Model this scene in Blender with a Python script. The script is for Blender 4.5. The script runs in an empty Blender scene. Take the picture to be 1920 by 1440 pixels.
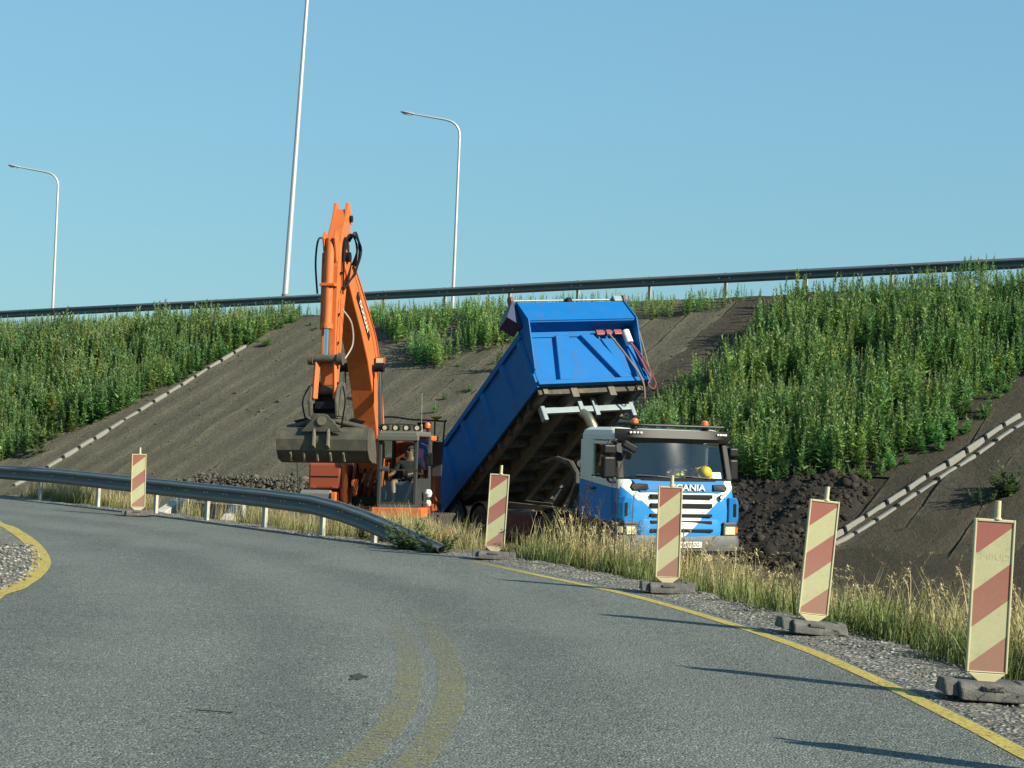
import bpy, bmesh, math, random
import numpy as np
from mathutils import Vector, Matrix
random.seed(7); RNG = np.random.default_rng(11)
S = bpy.context.scene; COL = S.collection
R = math.radians

# ------------------------------------------------------------------ camera
F_PX = 3200.0; CAM_H = 1.46
ROLL = R(2.2); PITCH = math.atan(125 / F_PX)
fwd = np.array([0, math.cos(PITCH), math.sin(PITCH)]); up0 = np.array([0, -math.sin(PITCH), math.cos(PITCH)])
r0 = np.array([1.0, 0, 0])
upv = up0 * math.cos(ROLL) - r0 * math.sin(ROLL); rtv = r0 * math.cos(ROLL) + up0 * math.sin(ROLL)
CAM = np.array([0, 0, CAM_H])
cd = bpy.data.cameras.new('camera'); cam = bpy.data.objects.new('camera', cd); COL.objects.link(cam)
cd.sensor_width = 36; cd.lens = F_PX / 1920 * 36; cd.clip_start = 0.1; cd.clip_end = 6000
cam.matrix_world = Matrix(((rtv[0], upv[0], -fwd[0], 0), (rtv[1], upv[1], -fwd[1], 0), (rtv[2], upv[2], -fwd[2], CAM_H), (0, 0, 0, 1)))
S.camera = cam

def ray(x, y):
    d = fwd * F_PX + rtv * (x - 960) - upv * (y - 720)
    return d / d[1]
def at(x, y, Y): return CAM + ray(x, y) * Y
def onz(x, y, z=0.0):
    d = ray(x, y); return CAM + d * ((z - CAM_H) / d[2])

# ------------------------------------------------------------------ light
SUN_AZ = R(-32); SUN_EL = R(29.8)            # direction TO the sun, azimuth measured from +X
sdir = Vector((math.cos(SUN_EL) * math.cos(SUN_AZ), math.cos(SUN_EL) * math.sin(SUN_AZ), math.sin(SUN_EL)))
W = bpy.data.worlds.new('World'); S.world = W; W.use_nodes = True
nt = W.node_tree; nt.nodes.clear()
sky = nt.nodes.new('ShaderNodeTexSky'); sky.sky_type = 'NISHITA'; sky.sun_disc = False
sky.sun_elevation = SUN_EL; sky.sun_rotation = math.atan2(sdir.x, sdir.y)
sky.air_density = 1.8; sky.dust_density = 0.0; sky.ozone_density = 1.6; sky.altitude = 100
scl_ = nt.nodes.new('ShaderNodeMix'); scl_.data_type = 'RGBA'; scl_.blend_type = 'MULTIPLY'; scl_.inputs[0].default_value = 1; scl_.inputs[7].default_value = (.105, .105, .105, 1)
gam = nt.nodes.new('ShaderNodeGamma'); gam.inputs[1].default_value = .4       # soft contrast of the whole dome
tint = nt.nodes.new('ShaderNodeMix'); tint.data_type = 'RGBA'; tint.blend_type = 'MULTIPLY'; tint.inputs[0].default_value = 1
EXPO = 1.0; kx_ = 1 / (2 ** EXPO * .15)
tint.inputs[7].default_value = (.355 * kx_, .668 * kx_, .905 * kx_, 1)
bg = nt.nodes.new('ShaderNodeBackground'); bg.inputs[1].default_value = 0.15
wo = nt.nodes.new('ShaderNodeOutputWorld')
nt.links.new(sky.outputs[0], scl_.inputs[6]); nt.links.new(scl_.outputs[2], gam.inputs[0]); nt.links.new(gam.outputs[0], tint.inputs[6]); nt.links.new(tint.outputs[2], bg.inputs[0]); nt.links.new(bg.outputs[0], wo.inputs[0])
sl = bpy.data.lights.new('sun', 'SUN'); sl.energy = 5.0; sl.angle = R(0.53); sl.color = (1.0, 0.93, 0.76)
sun = bpy.data.objects.new('sun', sl); COL.objects.link(sun)
sun.rotation_euler = sdir.to_track_quat('Z', 'Y').to_euler(); sun.location = (20, -20, 30)
vs = S.view_settings; vs.view_transform = 'Standard'; vs.look = 'None'; vs.gamma = 1; vs.exposure = EXPO
vs.use_curve_mapping = False
S.render.resolution_x = 1024; S.render.resolution_y = 768

# ------------------------------------------------------------------ materials
def nodes_of(name):
    m = bpy.data.materials.new(name); m.use_nodes = True
    n = m.node_tree.nodes; l = m.node_tree.links
    return m, n, l, n['Principled BSDF']
def mixc(n, l, fac, a, b, blend='MIX'):
    x = n.new('ShaderNodeMix'); x.data_type = 'RGBA'; x.blend_type = blend
    for s, v in ((0, fac), (6, a), (7, b)):
        if isinstance(v, (int, float)): x.inputs[s].default_value = v
        elif isinstance(v, tuple): x.inputs[s].default_value = v if len(v) == 4 else v + (1,)
        else: l.new(v, x.inputs[s])
    return x.outputs[2]
def noise_tex(n, l, scale, detail=4, rough=.6, vec=None):
    t = n.new('ShaderNodeTexNoise'); t.inputs['Scale'].default_value = scale
    t.inputs['Detail'].default_value = detail; t.inputs['Roughness'].default_value = rough
    if vec is not None: l.new(vec, t.inputs['Vector'])
    return t.outputs['Fac']
def ramp(n, l, fac, a, b, smooth=True):
    r = n.new('ShaderNodeMapRange'); r.interpolation_type = 'SMOOTHSTEP' if smooth else 'LINEAR'
    r.inputs[1].default_value = a; r.inputs[2].default_value = b
    l.new(fac, r.inputs[0]); return r.outputs[0]
def math_n(n, l, op, a, b=None, c=None):
    x = n.new('ShaderNodeMath'); x.operation = op
    for i, v in enumerate((a, b, c)):
        if v is None: continue
        if isinstance(v, (int, float)): x.inputs[i].default_value = v
        else: l.new(v, x.inputs[i])
    return x.outputs[0]
def bump(n, l, h, strength, dist, bs):
    b = n.new('ShaderNodeBump'); b.inputs['Strength'].default_value = strength; b.inputs['Distance'].default_value = dist
    l.new(h, b.inputs['Height']); l.new(b.outputs[0], bs.inputs['Normal'])
def objvec(n):
    return n.new('ShaderNodeTexCoord').outputs['Object']
def posvec(n):
    return n.new('ShaderNodeNewGeometry').outputs['Position']
MATS = {}
def pm(name, col, rough=.5, metal=0.0, var=.18, scale=6, dirt=0.0, dcol=(.16, .13, .09), bmp=0.0, bscale=80, coat=0.0, spec=.5):
    if name in MATS: return MATS[name]
    col = tuple(c * .72 for c in col); dcol = tuple(c * .72 for c in dcol)
    m, n, l, b = nodes_of(name)
    v = objvec(n)
    f = noise_tex(n, l, scale, 5, .65, v)
    dark = tuple(c * (1 - var) for c in col); lite = tuple(min(1, c * (1 + var)) for c in col)
    c = mixc(n, l, f, dark, lite)
    if dirt > 0:
        d = noise_tex(n, l, scale * .6 + 1.3, 6, .7, v)
        d = ramp(n, l, d, .62 - dirt * .45, .75)
        d = math_n(n, l, 'MULTIPLY', d, min(1, .35 + dirt))
        c = mixc(n, l, d, c, dcol)
        rr = math_n(n, l, 'MULTIPLY_ADD', d, .9 - rough, rough); l.new(rr, b.inputs['Roughness'])
    else:
        b.inputs['Roughness'].default_value = rough
    if name.startswith('tipper_blue') or name.startswith('excavator_or'):
        mp_ = n.new('ShaderNodeMapping'); mp_.inputs['Scale'].default_value = (5, 5, .7); l.new(v, mp_.inputs[0]); sk_ = noise_tex(n, l, 1.6, 6, .7, mp_.outputs[0]); c = mixc(n, l, math_n(n, l, 'MULTIPLY', ramp(n, l, sk_, .5, .72), .4), c, dcol)
        ch_ = noise_tex(n, l, 26, 3, .6, v); c = mixc(n, l, math_n(n, l, 'MULTIPLY', ramp(n, l, ch_, .70, .74), .7), c, (.06, .045, .035))
    l.new(c, b.inputs['Base Color']); b.inputs['Metallic'].default_value = metal
    b.inputs['Coat Weight'].default_value = coat; b.inputs['Coat Roughness'].default_value = .15
    b.inputs['Specular IOR Level'].default_value = spec
    if bmp > 0: bump(n, l, noise_tex(n, l, bscale, 4, .6, v), bmp, .01, b)
    MATS[name] = m; return m

def glass_mat(name, tintc=(.75, .85, .82), refl=.14):
    m = bpy.data.materials.new(name); m.use_nodes = True; n = m.node_tree.nodes; l = m.node_tree.links; n.clear()
    t = n.new('ShaderNodeBsdfTransparent'); t.inputs[0].default_value = tintc + (1,)
    g = n.new('ShaderNodeBsdfGlossy'); g.inputs['Roughness'].default_value = .03
    lw = n.new('ShaderNodeLayerWeight'); lw.inputs[0].default_value = .25
    f = math_n(n, l, 'MULTIPLY_ADD', lw.outputs['Fresnel'], .8, refl)
    mx = n.new('ShaderNodeMixShader'); l.new(f, mx.inputs[0]); l.new(t.outputs[0], mx.inputs[1]); l.new(g.outputs[0], mx.inputs[2])
    o = n.new('ShaderNodeOutputMaterial'); l.new(mx.outputs[0], o.inputs[0]); return m
M_GLASS = glass_mat('window_glass', (.82, .9, .87), .11); M_GLASS2 = glass_mat('excavator_glass', (.72, .82, .78), .05)

# ------------------------------------------------------------------ mesh helpers
class MB:
    def __init__(s): s.v = []; s.f = []
    def add(s, vs_, fs):
        o = len(s.v); s.v += [tuple(map(float, p)) for p in vs_]; s.f += [tuple(i + o for i in f) for f in fs]; return s
    def box(s, c, d, rot=None):
        c = Vector(c); h = Vector(d) / 2
        ps = [Vector((x * h.x, y * h.y, z * h.z)) for z in (-1, 1) for y in (-1, 1) for x in (-1, 1)]
        if rot is not None: ps = [rot @ p for p in ps]
        return s.add([c + p for p in ps], [(0, 2, 3, 1), (4, 5, 7, 6), (0, 1, 5, 4), (2, 6, 7, 3), (0, 4, 6, 2), (1, 3, 7, 5)])
    def b2(s, x0, x1, y0, y1, z0, z1):
        return s.box(((x0 + x1) / 2, (y0 + y1) / 2, (z0 + z1) / 2), (abs(x1 - x0), abs(y1 - y0), abs(z1 - z0)))
    def bar(s, p0, p1, w, h, up=(0, 0, 1)):
        p0 = Vector(p0); p1 = Vector(p1); d = p1 - p0; L = d.length; z = d / L
        x = Vector(up).cross(z)
        if x.length < 1e-4: x = Vector((1, 0, 0)).cross(z)
        x.normalize(); y = z.cross(x)
        rot = Matrix((x, y, z)).transposed()
        return s.box((p0 + p1) / 2, (w, h, L), rot)
    def cyl(s, p0, p1, r0_, r1_=None, n=12, caps=True):
        return s.tube([p0, p1], [r0_, r0_ if r1_ is None else r1_], n, caps)
    def tube(s, pts, r, n=8, caps=True):
        if len(pts) >= 4 and isinstance(r, (int, float)) and len(pts) < 9: pts = [tuple(p) for p in catmull([tuple(p) for p in pts], 5)]
        pts = [Vector(p) for p in pts]
        if isinstance(r, (int, float)): r = [r] * len(pts)
        dirs = []
        for i in range(len(pts)):
            a = pts[max(0, i - 1)]; b = pts[min(len(pts) - 1, i + 1)]; dirs.append((b - a).normalized())
        x = dirs[0].orthogonal().normalized(); vs_ = []; fs = []
        for i, p in enumerate(pts):
            t = dirs[i]; x = (x - t * x.dot(t)).normalized(); y = t.cross(x)
            for k in range(n):
                a = 2 * math.pi * k / n; vs_.append(p + (x * math.cos(a) + y * math.sin(a)) * r[i])
        for i in range(len(pts) - 1):
            for k in range(n):
                k2 = (k + 1) % n; fs.append((i * n + k, i * n + k2, (i + 1) * n + k2, (i + 1) * n + k))
        if caps: fs.append(tuple(range(n))[::-1]); fs.append(tuple(range((len(pts) - 1) * n, len(pts) * n)))
        return s.add(vs_, fs)
    def prism(s, poly, axis, a, b):
        n = len(poly)
        def P(p, t):
            if axis == 'y': return (p[0], t, p[1])
            if axis == 'x': return (t, p[0], p[1])
            return (p[0], p[1], t)
        vs_ = [P(p, a) for p in poly] + [P(p, b) for p in poly]
        fs = [tuple(range(n))[::-1], tuple(range(n, 2 * n))] + [(i, (i + 1) % n, (i + 1) % n + n, i + n) for i in range(n)]
        return s.add(vs_, fs)
    def loft(s, rings, cap0=True, cap1=True, closed=True):
        n = len(rings[0]); vs_ = [p for r_ in rings for p in r_]; fs = []
        for i in range(len(rings) - 1):
            for k in range(n if closed else n - 1):
                k2 = (k + 1) % n; fs.append((i * n + k, i * n + k2, (i + 1) * n + k2, (i + 1) * n + k))
        if cap0: fs.append(tuple(range(n))[::-1])
        if cap1: fs.append(tuple(range((len(rings) - 1) * n, len(rings) * n)))
        return s.add(vs_, fs)
    def lathe(s, prof, c, axis='y', n=24):
        rings = []
        for (r_, t) in prof:
            ring = []
            for k in range(n):
                a = 2 * math.pi * k / n; u_, v_ = r_ * math.cos(a), r_ * math.sin(a)
                ring.append((c[0] + u_, c[1] + t, c[2] + v_) if axis == 'y' else ((c[0] + t, c[1] + u_, c[2] + v_) if axis == 'x' else (c[0] + u_, c[1] + v_, c[2] + t)))
            rings.append(ring)
        return s.loft(rings)
    def ball(s, c, r, n=10, m=6, sq=(1, 1, 1)):
        rings = []
        for i in range(m + 1):
            th = math.pi * (i / m) ; rr = max(math.sin(th), .02)
            rings.append([(c[0] + r * sq[0] * rr * math.cos(2 * math.pi * k / n), c[1] + r * sq[1] * rr * math.sin(2 * math.pi * k / n), c[2] - r * sq[2] * math.cos(th)) for k in range(n)])
        return s.loft(rings)
    def build(s, name, mat, parent=None, smooth=False, bevel=0.0, recalc=True, seg=2):
        me = bpy.data.meshes.new(name); me.from_pydata(s.v, [], s.f); 
        if recalc:
            bm = bmesh.new(); bm.from_mesh(me); bmesh.ops.recalc_face_normals(bm, faces=bm.faces); bm.to_mesh(me); bm.free()
        if mat: me.materials.append(mat)
        if smooth:
            me.polygons.foreach_set('use_smooth', [True] * len(me.polygons))
            if smooth != 'all': me.set_sharp_from_angle(angle=R(38))
        o = bpy.data.objects.new(name, me); COL.objects.link(o)
        if parent: o.parent = parent
        if bevel > 0:
            md = o.modifiers.new('bevel', 'BEVEL'); md.width = bevel; md.segments = seg; md.limit_method = 'ANGLE'; md.angle_limit = R(40); md.harden_normals = False
        return o

def tag(o, label=None, cat=None, group=None, kind=None):
    if label: o['label'] = label
    if cat: o['category'] = cat
    if group: o['group'] = group
    if kind: o['kind'] = kind
    return o
def empty(name, loc=(0, 0, 0), rot=None):
    o = bpy.data.objects.new(name, None); COL.objects.link(o); o.location = loc; o.empty_display_size = .3
    if rot: o.rotation_euler = rot
    return o
def copy_tree(o, parent=None):
    c = o.copy(); COL.objects.link(c); c.parent = parent
    for ch in o.children: copy_tree(ch, c)
    return c
def np_mesh(name, V, Fc, mat, col=None, smooth=False, parent=None, attrs=None):
    """V (n,3); Fc (m,3) or (m,4)"""
    me = bpy.data.meshes.new(name); k = Fc.shape[1]
    me.vertices.add(len(V)); me.vertices.foreach_set('co', np.ascontiguousarray(V, dtype=np.float32).ravel())
    me.loops.add(Fc.size); me.loops.foreach_set('vertex_index', np.ascontiguousarray(Fc, dtype=np.int32).ravel())
    me.polygons.add(len(Fc)); me.polygons.foreach_set('loop_start', np.arange(0, Fc.size, k, dtype=np.int32))
    me.polygons.foreach_set('loop_total', np.full(len(Fc), k, dtype=np.int32))
    me.update(calc_edges=True)
    if col is not None:
        a = me.color_attributes.new('col', 'FLOAT_COLOR', 'POINT')
        c4 = np.ones((len(V), 4), np.float32); c4[:, :3] = col; a.data.foreach_set('color', c4.ravel())
    for an, av in (attrs or {}).items():
        a = me.attributes.new(an, 'FLOAT', 'POINT'); a.data.foreach_set('value', np.asarray(av, np.float32))
    if smooth: me.polygons.foreach_set('use_smooth', np.ones(len(Fc), bool))
    if mat: me.materials.append(mat)
    o = bpy.data.objects.new(name, me); COL.objects.link(o)
    if parent: o.parent = parent
    return o
def text_mesh(name, body, size, mat, parent, M, extrude=.006, bold=0.0, sx=1.0):
    cu = bpy.data.curves.new(name, 'FONT'); cu.body = body; cu.size = size; cu.extrude = extrude; cu.offset = bold
    cu.align_x = 'CENTER'; cu.align_y = 'CENTER'
    t = bpy.data.objects.new(name + '_tmp', cu); COL.objects.link(t)
    bpy.context.view_layer.update()
    me = bpy.data.meshes.new_from_object(t.evaluated_get(bpy.context.evaluated_depsgraph_get()))
    bpy.data.objects.remove(t); bpy.data.curves.remove(cu)
    me.transform(M @ Matrix.Diagonal((sx, 1, 1, 1)))
    me.materials.clear(); me.materials.append(mat)
    o = bpy.data.objects.new(name, me); COL.objects.link(o); o.parent = parent; return o

def vnoise(x, y, seed=0):
    xi = np.floor(x).astype(np.int64); yi = np.floor(y).astype(np.int64); xf = x - xi; yf = y - yi
    def h(a, b):
        q = (a * 374761393 + b * 668265263 + seed * 144665) & 0x7fffffff
        q = ((q ^ (q >> 13)) * 1274126177) & 0x7fffffff
        return ((q ^ (q >> 16)) & 0xffff) / 65535.0
    s = xf * xf * (3 - 2 * xf); t = yf * yf * (3 - 2 * yf)
    return (h(xi, yi) * (1 - s) + h(xi + 1, yi) * s) * (1 - t) + (h(xi, yi + 1) * (1 - s) + h(xi + 1, yi + 1) * s) * t
def fbm(x, y, oct=4, seed=0):
    r_ = 0; a = .5
    for i in range(oct):
        r_ = r_ + a * vnoise(x * 2 ** i, y * 2 ** i, seed + i); a *= .5
    return r_
def sstep(a, b, x):
    t = np.clip((x - a) / (b - a), 0, 1); return t * t * (3 - 2 * t)
def in_poly(px, py, poly):
    r_ = np.zeros(np.shape(px), bool); n = len(poly); j = n - 1
    for i in range(n):
        xi, yi = poly[i]; xj, yj = poly[j]
        c = ((yi > py) != (yj > py)) & (px < (xj - xi) * (py - yi) / ((yj - yi) if yj != yi else 1e-9) + xi)
        r_ ^= c; j = i
    return r_
def catmull(P, per=8):
    P = [np.array(p, float) for p in P]; out = []
    for i in range(len(P) - 1):
        p0 = P[max(i - 1, 0)]; p1 = P[i]; p2 = P[i + 1]; p3 = P[min(i + 2, len(P) - 1)]
        for k in range(per):
            t = k / per
            out.append(.5 * ((2 * p1) + (-p0 + p2) * t + (2 * p0 - 5 * p1 + 4 * p2 - p3) * t * t + (-p0 + 3 * p1 - 3 * p2 + p3) * t ** 3))
    out.append(P[-1]); return np.array(out)

# ------------------------------------------------------------------ layout: road edge, embankment, height field
edge_px = [(1920, 1398), (1830, 1351), (1700, 1288), (1600, 1244), (1500, 1203), (1350, 1155), (1200, 1113), (1100, 1091), (1000, 1070),
           (900, 1050), (800, 1034), (692, 1019), (575, 1006), (500, 995), (400, 981), (250, 962), (100, 944), (0, 932)]
EDGE = [onz(*p)[:2] for p in edge_px]
e0, e1 = EDGE[-2], EDGE[-1]; dl = (e1 - e0) / np.linalg.norm(e1 - e0)
dv0 = (EDGE[0] - EDGE[1]) / np.linalg.norm(EDGE[0] - EDGE[1])
EDGE = [EDGE[0] + dv0 * 22 + np.array([-4., 0]), EDGE[0] + dv0 * 10 + np.array([-.9, 0]), EDGE[0] + dv0 * 3.5] + EDGE + [e1 + dl * 6 + np.array([-.6, -.6]), e1 + dl * 14 + np.array([-3, -3.5]), e1 + dl * 26 + np.array([-10, -10])]
EDGE = catmull(EDGE, 5)
def edge_dist(x, y):
    """signed distance to the outer asphalt edge, positive away from the road"""
    x = np.asarray(x, float); y = np.asarray(y, float); best = np.full(x.shape, 1e9); sgn = np.ones(x.shape)
    for a, b in zip(EDGE[:-1], EDGE[1:]):
        d = b - a; L2 = d @ d; t = np.clip(((x - a[0]) * d[0] + (y - a[1]) * d[1]) / L2, 0, 1)
        qx = x - (a[0] + t * d[0]); qy = y - (a[1] + t * d[1]); dd = qx * qx + qy * qy
        cr = d[0] * (y - a[1]) - d[1] * (x - a[0])
        m = dd < best; best = np.where(m, dd, best); sgn = np.where(m, np.where(cr > 0, -1.0, 1.0), sgn)
    return np.sqrt(best) * sgn
PHI = R(34); U2 = np.array([math.cos(PHI), -math.sin(PHI)]); N2 = np.array([-math.sin(PHI), -math.cos(PHI)]); P0 = np.array([0, 56.6])
SLOPE = .5
def su(x, y): return (x - P0[0]) * U2[0] + (y - P0[1]) * U2[1], (x - P0[0]) * N2[0] + (y - P0[1]) * N2[1]
def from_su(s, nd): return P0[0] + s * U2[0] + nd * N2[0], P0[1] + s * U2[1] + nd * N2[1]
def crest(s): return 6.995 - .78 + .0207 * np.clip(s, -60, 40)
LOW = -.85
SOIL_POLY = None
def zt(x, y, rough=True):
    x = np.asarray(x, float); y = np.asarray(y, float)
    s, nd = su(x, y); d = edge_dist(x, y)
    zs = crest(s) - SLOPE * (nd - .6)
    zs = np.minimum(zs, crest(s) - .02 * np.maximum(0, .6 - nd))
    zs = np.where(nd < -32, crest(s) - .4 * (-32 - nd) * 1.0, zs)
    zl = np.where(d > 0, -.03 + (LOW + .03) * sstep(.75, 3.2, d), -.03)
    r_ = 0
    if rough:
        r_ = (fbm(x * .9, y * .9, 4, 3) - .47) * .16 * sstep(.6, 2.5, d) + (fbm(x * 3, y * 3, 3, 9) - .44) * .06 * sstep(1.5, 3.5, d)
    zz = np.where(d > 1.0, np.maximum(zl, zs) + .25 * np.exp(-((zl - zs) / .5) ** 2), zl)
    return zz + r_
def ground_hit(px, py, rough=False):
    d = ray(px, py); t = np.arange(6, 130, .05)
    P = CAM[None, :] + d[None, :] * t[:, None]
    z = zt(P[:, 0], P[:, 1], rough); k = np.argmax(P[:, 2] < z)
    return P[k] if (P[:, 2] < z).any() else P[-1]
def soil_mask(x, y):
    # soft mask: inside polygon, faded with noise
    m = in_poly(x, y, SOIL_POLY).astype(float)
    return m
_soil = [ground_hit(*p)[:2] for p in [(1375, 905), (1440, 893), (1560, 890), (1650, 905), (1640, 940), (1590, 990), (1560, 1040), (1500, 1085), (1400, 1060), (1300, 1040), (1200, 1000), (1250, 900)]]
SOIL_POLY = _soil

# ================================================================== SETTING
def axis(d0, d1, step, far):
    c = list(np.arange(d0, d1 + 1e-6, step)); st = step; v = d1
    out = []
    while v < far: st *= 1.45; v += st; out.append(v)
    st = step; v = d0; lo = []
    while v > -far: st *= 1.45; v -= st; lo.append(v)
    return np.array(lo[::-1] + c + out)
gx = axis(-26, 22, .24, 3500); gy = axis(5, 74, .28, 3500)
GX, GY = np.meshgrid(gx, gy); GZ = zt(GX, GY)
far_f = sstep(150, 400, np.hypot(GX, GY)); GZ = GZ * (1 - far_f) + (-1.2) * far_f
V = np.stack([GX.ravel(), GY.ravel(), GZ.ravel()], 1)
ny, nx = GX.shape; ii = np.arange(ny * nx).reshape(ny, nx)
Fq = np.stack([ii[:-1, :-1].ravel(), ii[:-1, 1:].ravel(), ii[1:, 1:].ravel(), ii[1:, :-1].ravel()], 1)
gs, gn = su(GX, GY); gd = edge_dist(GX, GY)
c_soil = np.array([.088, .080, .060]); c_low = np.array([.10, .085, .05]); c_grav = np.array([.115, .107, .09])
slope_m = ((1 - sstep(14.0, 16.5, gn)) * (gd > 0))[..., None]; grav_m = (1 - sstep(.5, 1.1, gd + (fbm(GX * 2, GY * 2, 3, 5) - .45) * .8))[..., None]
dk_ = sstep(3.0, 6.0, GX)[..., None] * (gd > 2.2)[..., None]; c_l2 = c_low * (1 - dk_) + np.array([.042, .036, .028]) * dk_; c_s2 = c_soil * (1 - .5 * dk_); vc = c_l2 * (1 - slope_m) + c_s2 * slope_m; vc = vc * (1 - grav_m) + c_grav * grav_m
m, n, l, b = nodes_of('ground_soil')
at_ = n.new('ShaderNodeAttribute'); at_.attribute_name = 'col'
pv = posvec(n)
f1 = noise_tex(n, l, .7, 6, .7, pv); f2 = noise_tex(n, l, 9, 5, .7, pv); f3 = noise_tex(n, l, 42, 3, .6, pv)
c = mixc(n, l, 1.0, at_.outputs['Color'], mixc(n, l, f1, (.62, .6, .58), (1.3, 1.3, 1.28)), 'MULTIPLY')
c = mixc(n, l, 1.0, c, mixc(n, l, f2, (.6, .6, .6), (1.4, 1.38, 1.33)), 'MULTIPLY')
c = mixc(n, l, 1.0, c, mixc(n, l, f3, (.65, .65, .65), (1.35, 1.34, 1.3)), 'MULTIPLY')
l.new(c, b.inputs['Base Color']); b.inputs['Roughness'].default_value = .95; b.inputs['Specular IOR Level'].default_value = .15
bump(n, l, math_n(n, l, 'MULTIPLY_ADD', f2, 2.0, f3), .9, .03, b)
M_GROUND = m
ground = np_mesh('ground', V, Fq, M_GROUND, vc.reshape(-1, 3), smooth=True); tag(ground, kind='structure')

# ---- road sheet
def strip_mesh(name, pts, w, z, mat, attrs=None, wl=None):
    pts = np.asarray(pts)[:, :2]; d = np.gradient(pts, axis=0); d /= np.linalg.norm(d, axis=1)[:, None]; nr = np.stack([-d[:, 1], d[:, 0]], 1)
    A = pts + nr * w / 2; B = pts - nr * w / 2; k = len(pts)
    V = np.zeros((2 * k, 3)); V[:k, :2] = A; V[k:, :2] = B; V[:, 2] = z
    i = np.arange(k - 1); F4 = np.stack([i, i + k, i + k + 1, i + 1], 1)
    at2 = {'fade': np.concatenate([attrs, attrs])} if attrs is not None else None
    return np_mesh(name, V, F4, mat, attrs=at2)
m, n, l, b = nodes_of('asphalt')
pv = posvec(n)
vo = n.new('ShaderNodeTexVoronoi'); vo.inputs['Scale'].default_value = 70; l.new(pv, vo.inputs['Vector'])
vsep = n.new('ShaderNodeSeparateColor'); l.new(vo.outputs['Color'], vsep.inputs[0])
big = noise_tex(n, l, .33, 4, .55, pv); mid = noise_tex(n, l, 2.2, 5, .65, pv); fine = noise_tex(n, l, 30, 3, .6, pv); fine2 = noise_tex(n, l, 75, 2, .5, pv)
mp = n.new('ShaderNodeMapping'); mp.inputs['Scale'].default_value = (1.1, .14, 1); mp.inputs['Rotation'].default_value = (0, 0, R(-28)); l.new(pv, mp.inputs[0])
lane = noise_tex(n, l, 1.0, 3, .5, mp.outputs[0])
c = mixc(n, l, fine, (.070, .079, .072), (.122, .133, .120))
c = mixc(n, l, ramp(n, l, vsep.outputs[0], .72, .98), c, (.21, .23, .205))
c = mixc(n, l, ramp(n, l, vsep.outputs[1], .80, .99), c, (.026, .03, .028))
c = mixc(n, l, 1.0, c, mixc(n, l, big, (.70, .70, .71), (1.30, 1.30, 1.26)), 'MULTIPLY')
c = mixc(n, l, 1.0, c, mixc(n, l, lane, (.76, .76, .77), (1.24, 1.24, 1.22)), 'MULTIPLY')
c = mixc(n, l, 1.0, c, mixc(n, l, mid, (.84, .84, .84), (1.16, 1.16, 1.15)), 'MULTIPLY')
c = mixc(n, l, 1.0, c, mixc(n, l, fine2, (.55, .55, .55), (1.45, 1.45, 1.45)), 'MULTIPLY')
eA = np.array(EDGE[16:-20]); A_ = np.c_[2 * eA, np.ones(len(eA))]; sol = np.linalg.lstsq(A_, (eA ** 2).sum(1), rcond=None)[0]; ccx, ccy = sol[0], sol[1]; crad = math.sqrt(sol[2] + ccx ** 2 + ccy ** 2)
vd = n.new('ShaderNodeVectorMath'); vd.operation = 'DISTANCE'; sxyz = n.new('ShaderNodeSeparateXYZ'); l.new(pv, sxyz.inputs[0]); cxyz = n.new('ShaderNodeCombineXYZ'); l.new(sxyz.outputs[0], cxyz.inputs[0]); l.new(sxyz.outputs[1], cxyz.inputs[1]); l.new(cxyz.outputs[0], vd.inputs[0]); vd.inputs[1].default_value = (ccx, ccy, 0)
wob = math_n(n, l, 'MULTIPLY_ADD', big, 1.2, vd.outputs['Value'])
for off_, amt_ in ((1.6, .13), (3.3, .13), (5.2, .10), (6.9, .10)):
    dd_ = math_n(n, l, 'ABSOLUTE', math_n(n, l, 'SUBTRACT', wob, crad - off_ + .6)); tr_ = math_n(n, l, 'SUBTRACT', 1.0, ramp(n, l, dd_, .1, .55)); c = mixc(n, l, math_n(n, l, 'MULTIPLY', tr_, amt_ * 1.6), c, (.15, .158, .145))
    d2_ = math_n(n, l, 'ABSOLUTE', math_n(n, l, 'SUBTRACT', wob, crad - off_ - .25)); t2_ = math_n(n, l, 'SUBTRACT', 1.0, ramp(n, l, d2_, .05, .5)); c = mixc(n, l, math_n(n, l, 'MULTIPLY', t2_, amt_ * 1.5), c, (.04, .044, .042))
l.new(c, b.inputs['Base Color']); b.inputs['Roughness'].default_value = .8; b.inputs['Specular IOR Level'].default_value = .3
bump(n, l, math_n(n, l, 'MULTIPLY_ADD', vo.outputs['Distance'], -1.0, fine2), .75, .012, b)
M_ASPH = m
bmr = bmesh.new()
jit = np.array([[math.sin(i * 1.7) * .015 + math.sin(i * .61) * .02, math.sin(i * 2.3) * .015] for i in range(len(EDGE))])
outer = [(p[0] + j[0], p[1] + j[1]) for p, j in zip(EDGE, jit)]
last = outer[-1]; first = outer[0]
poly = outer + [(last[0] - 2, -16.), (first[0], -16.)]
top = [bmr.verts.new((x, y, 0)) for x, y in poly]; bot = [bmr.verts.new((x, y, -.06)) for x, y in poly]
bmr.faces.new(top)
for i in range(len(outer) - 1): bmr.faces.new((top[i], bot[i], bot[i + 1], top[i + 1]))
bmesh.ops.triangulate(bmr, faces=[f for f in bmr.faces if len(f.verts) > 4])
bmesh.ops.recalc_face_normals(bmr, faces=bmr.faces)
me = bpy.data.meshes.new('road'); bmr.to_mesh(me); bmr.free(); me.materials.append(M_ASPH)
if me.polygons[0].normal.z < 0: me.flip_normals()
road = bpy.data.objects.new('road', me); COL.objects.link(road); tag(road, kind='structure')

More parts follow.
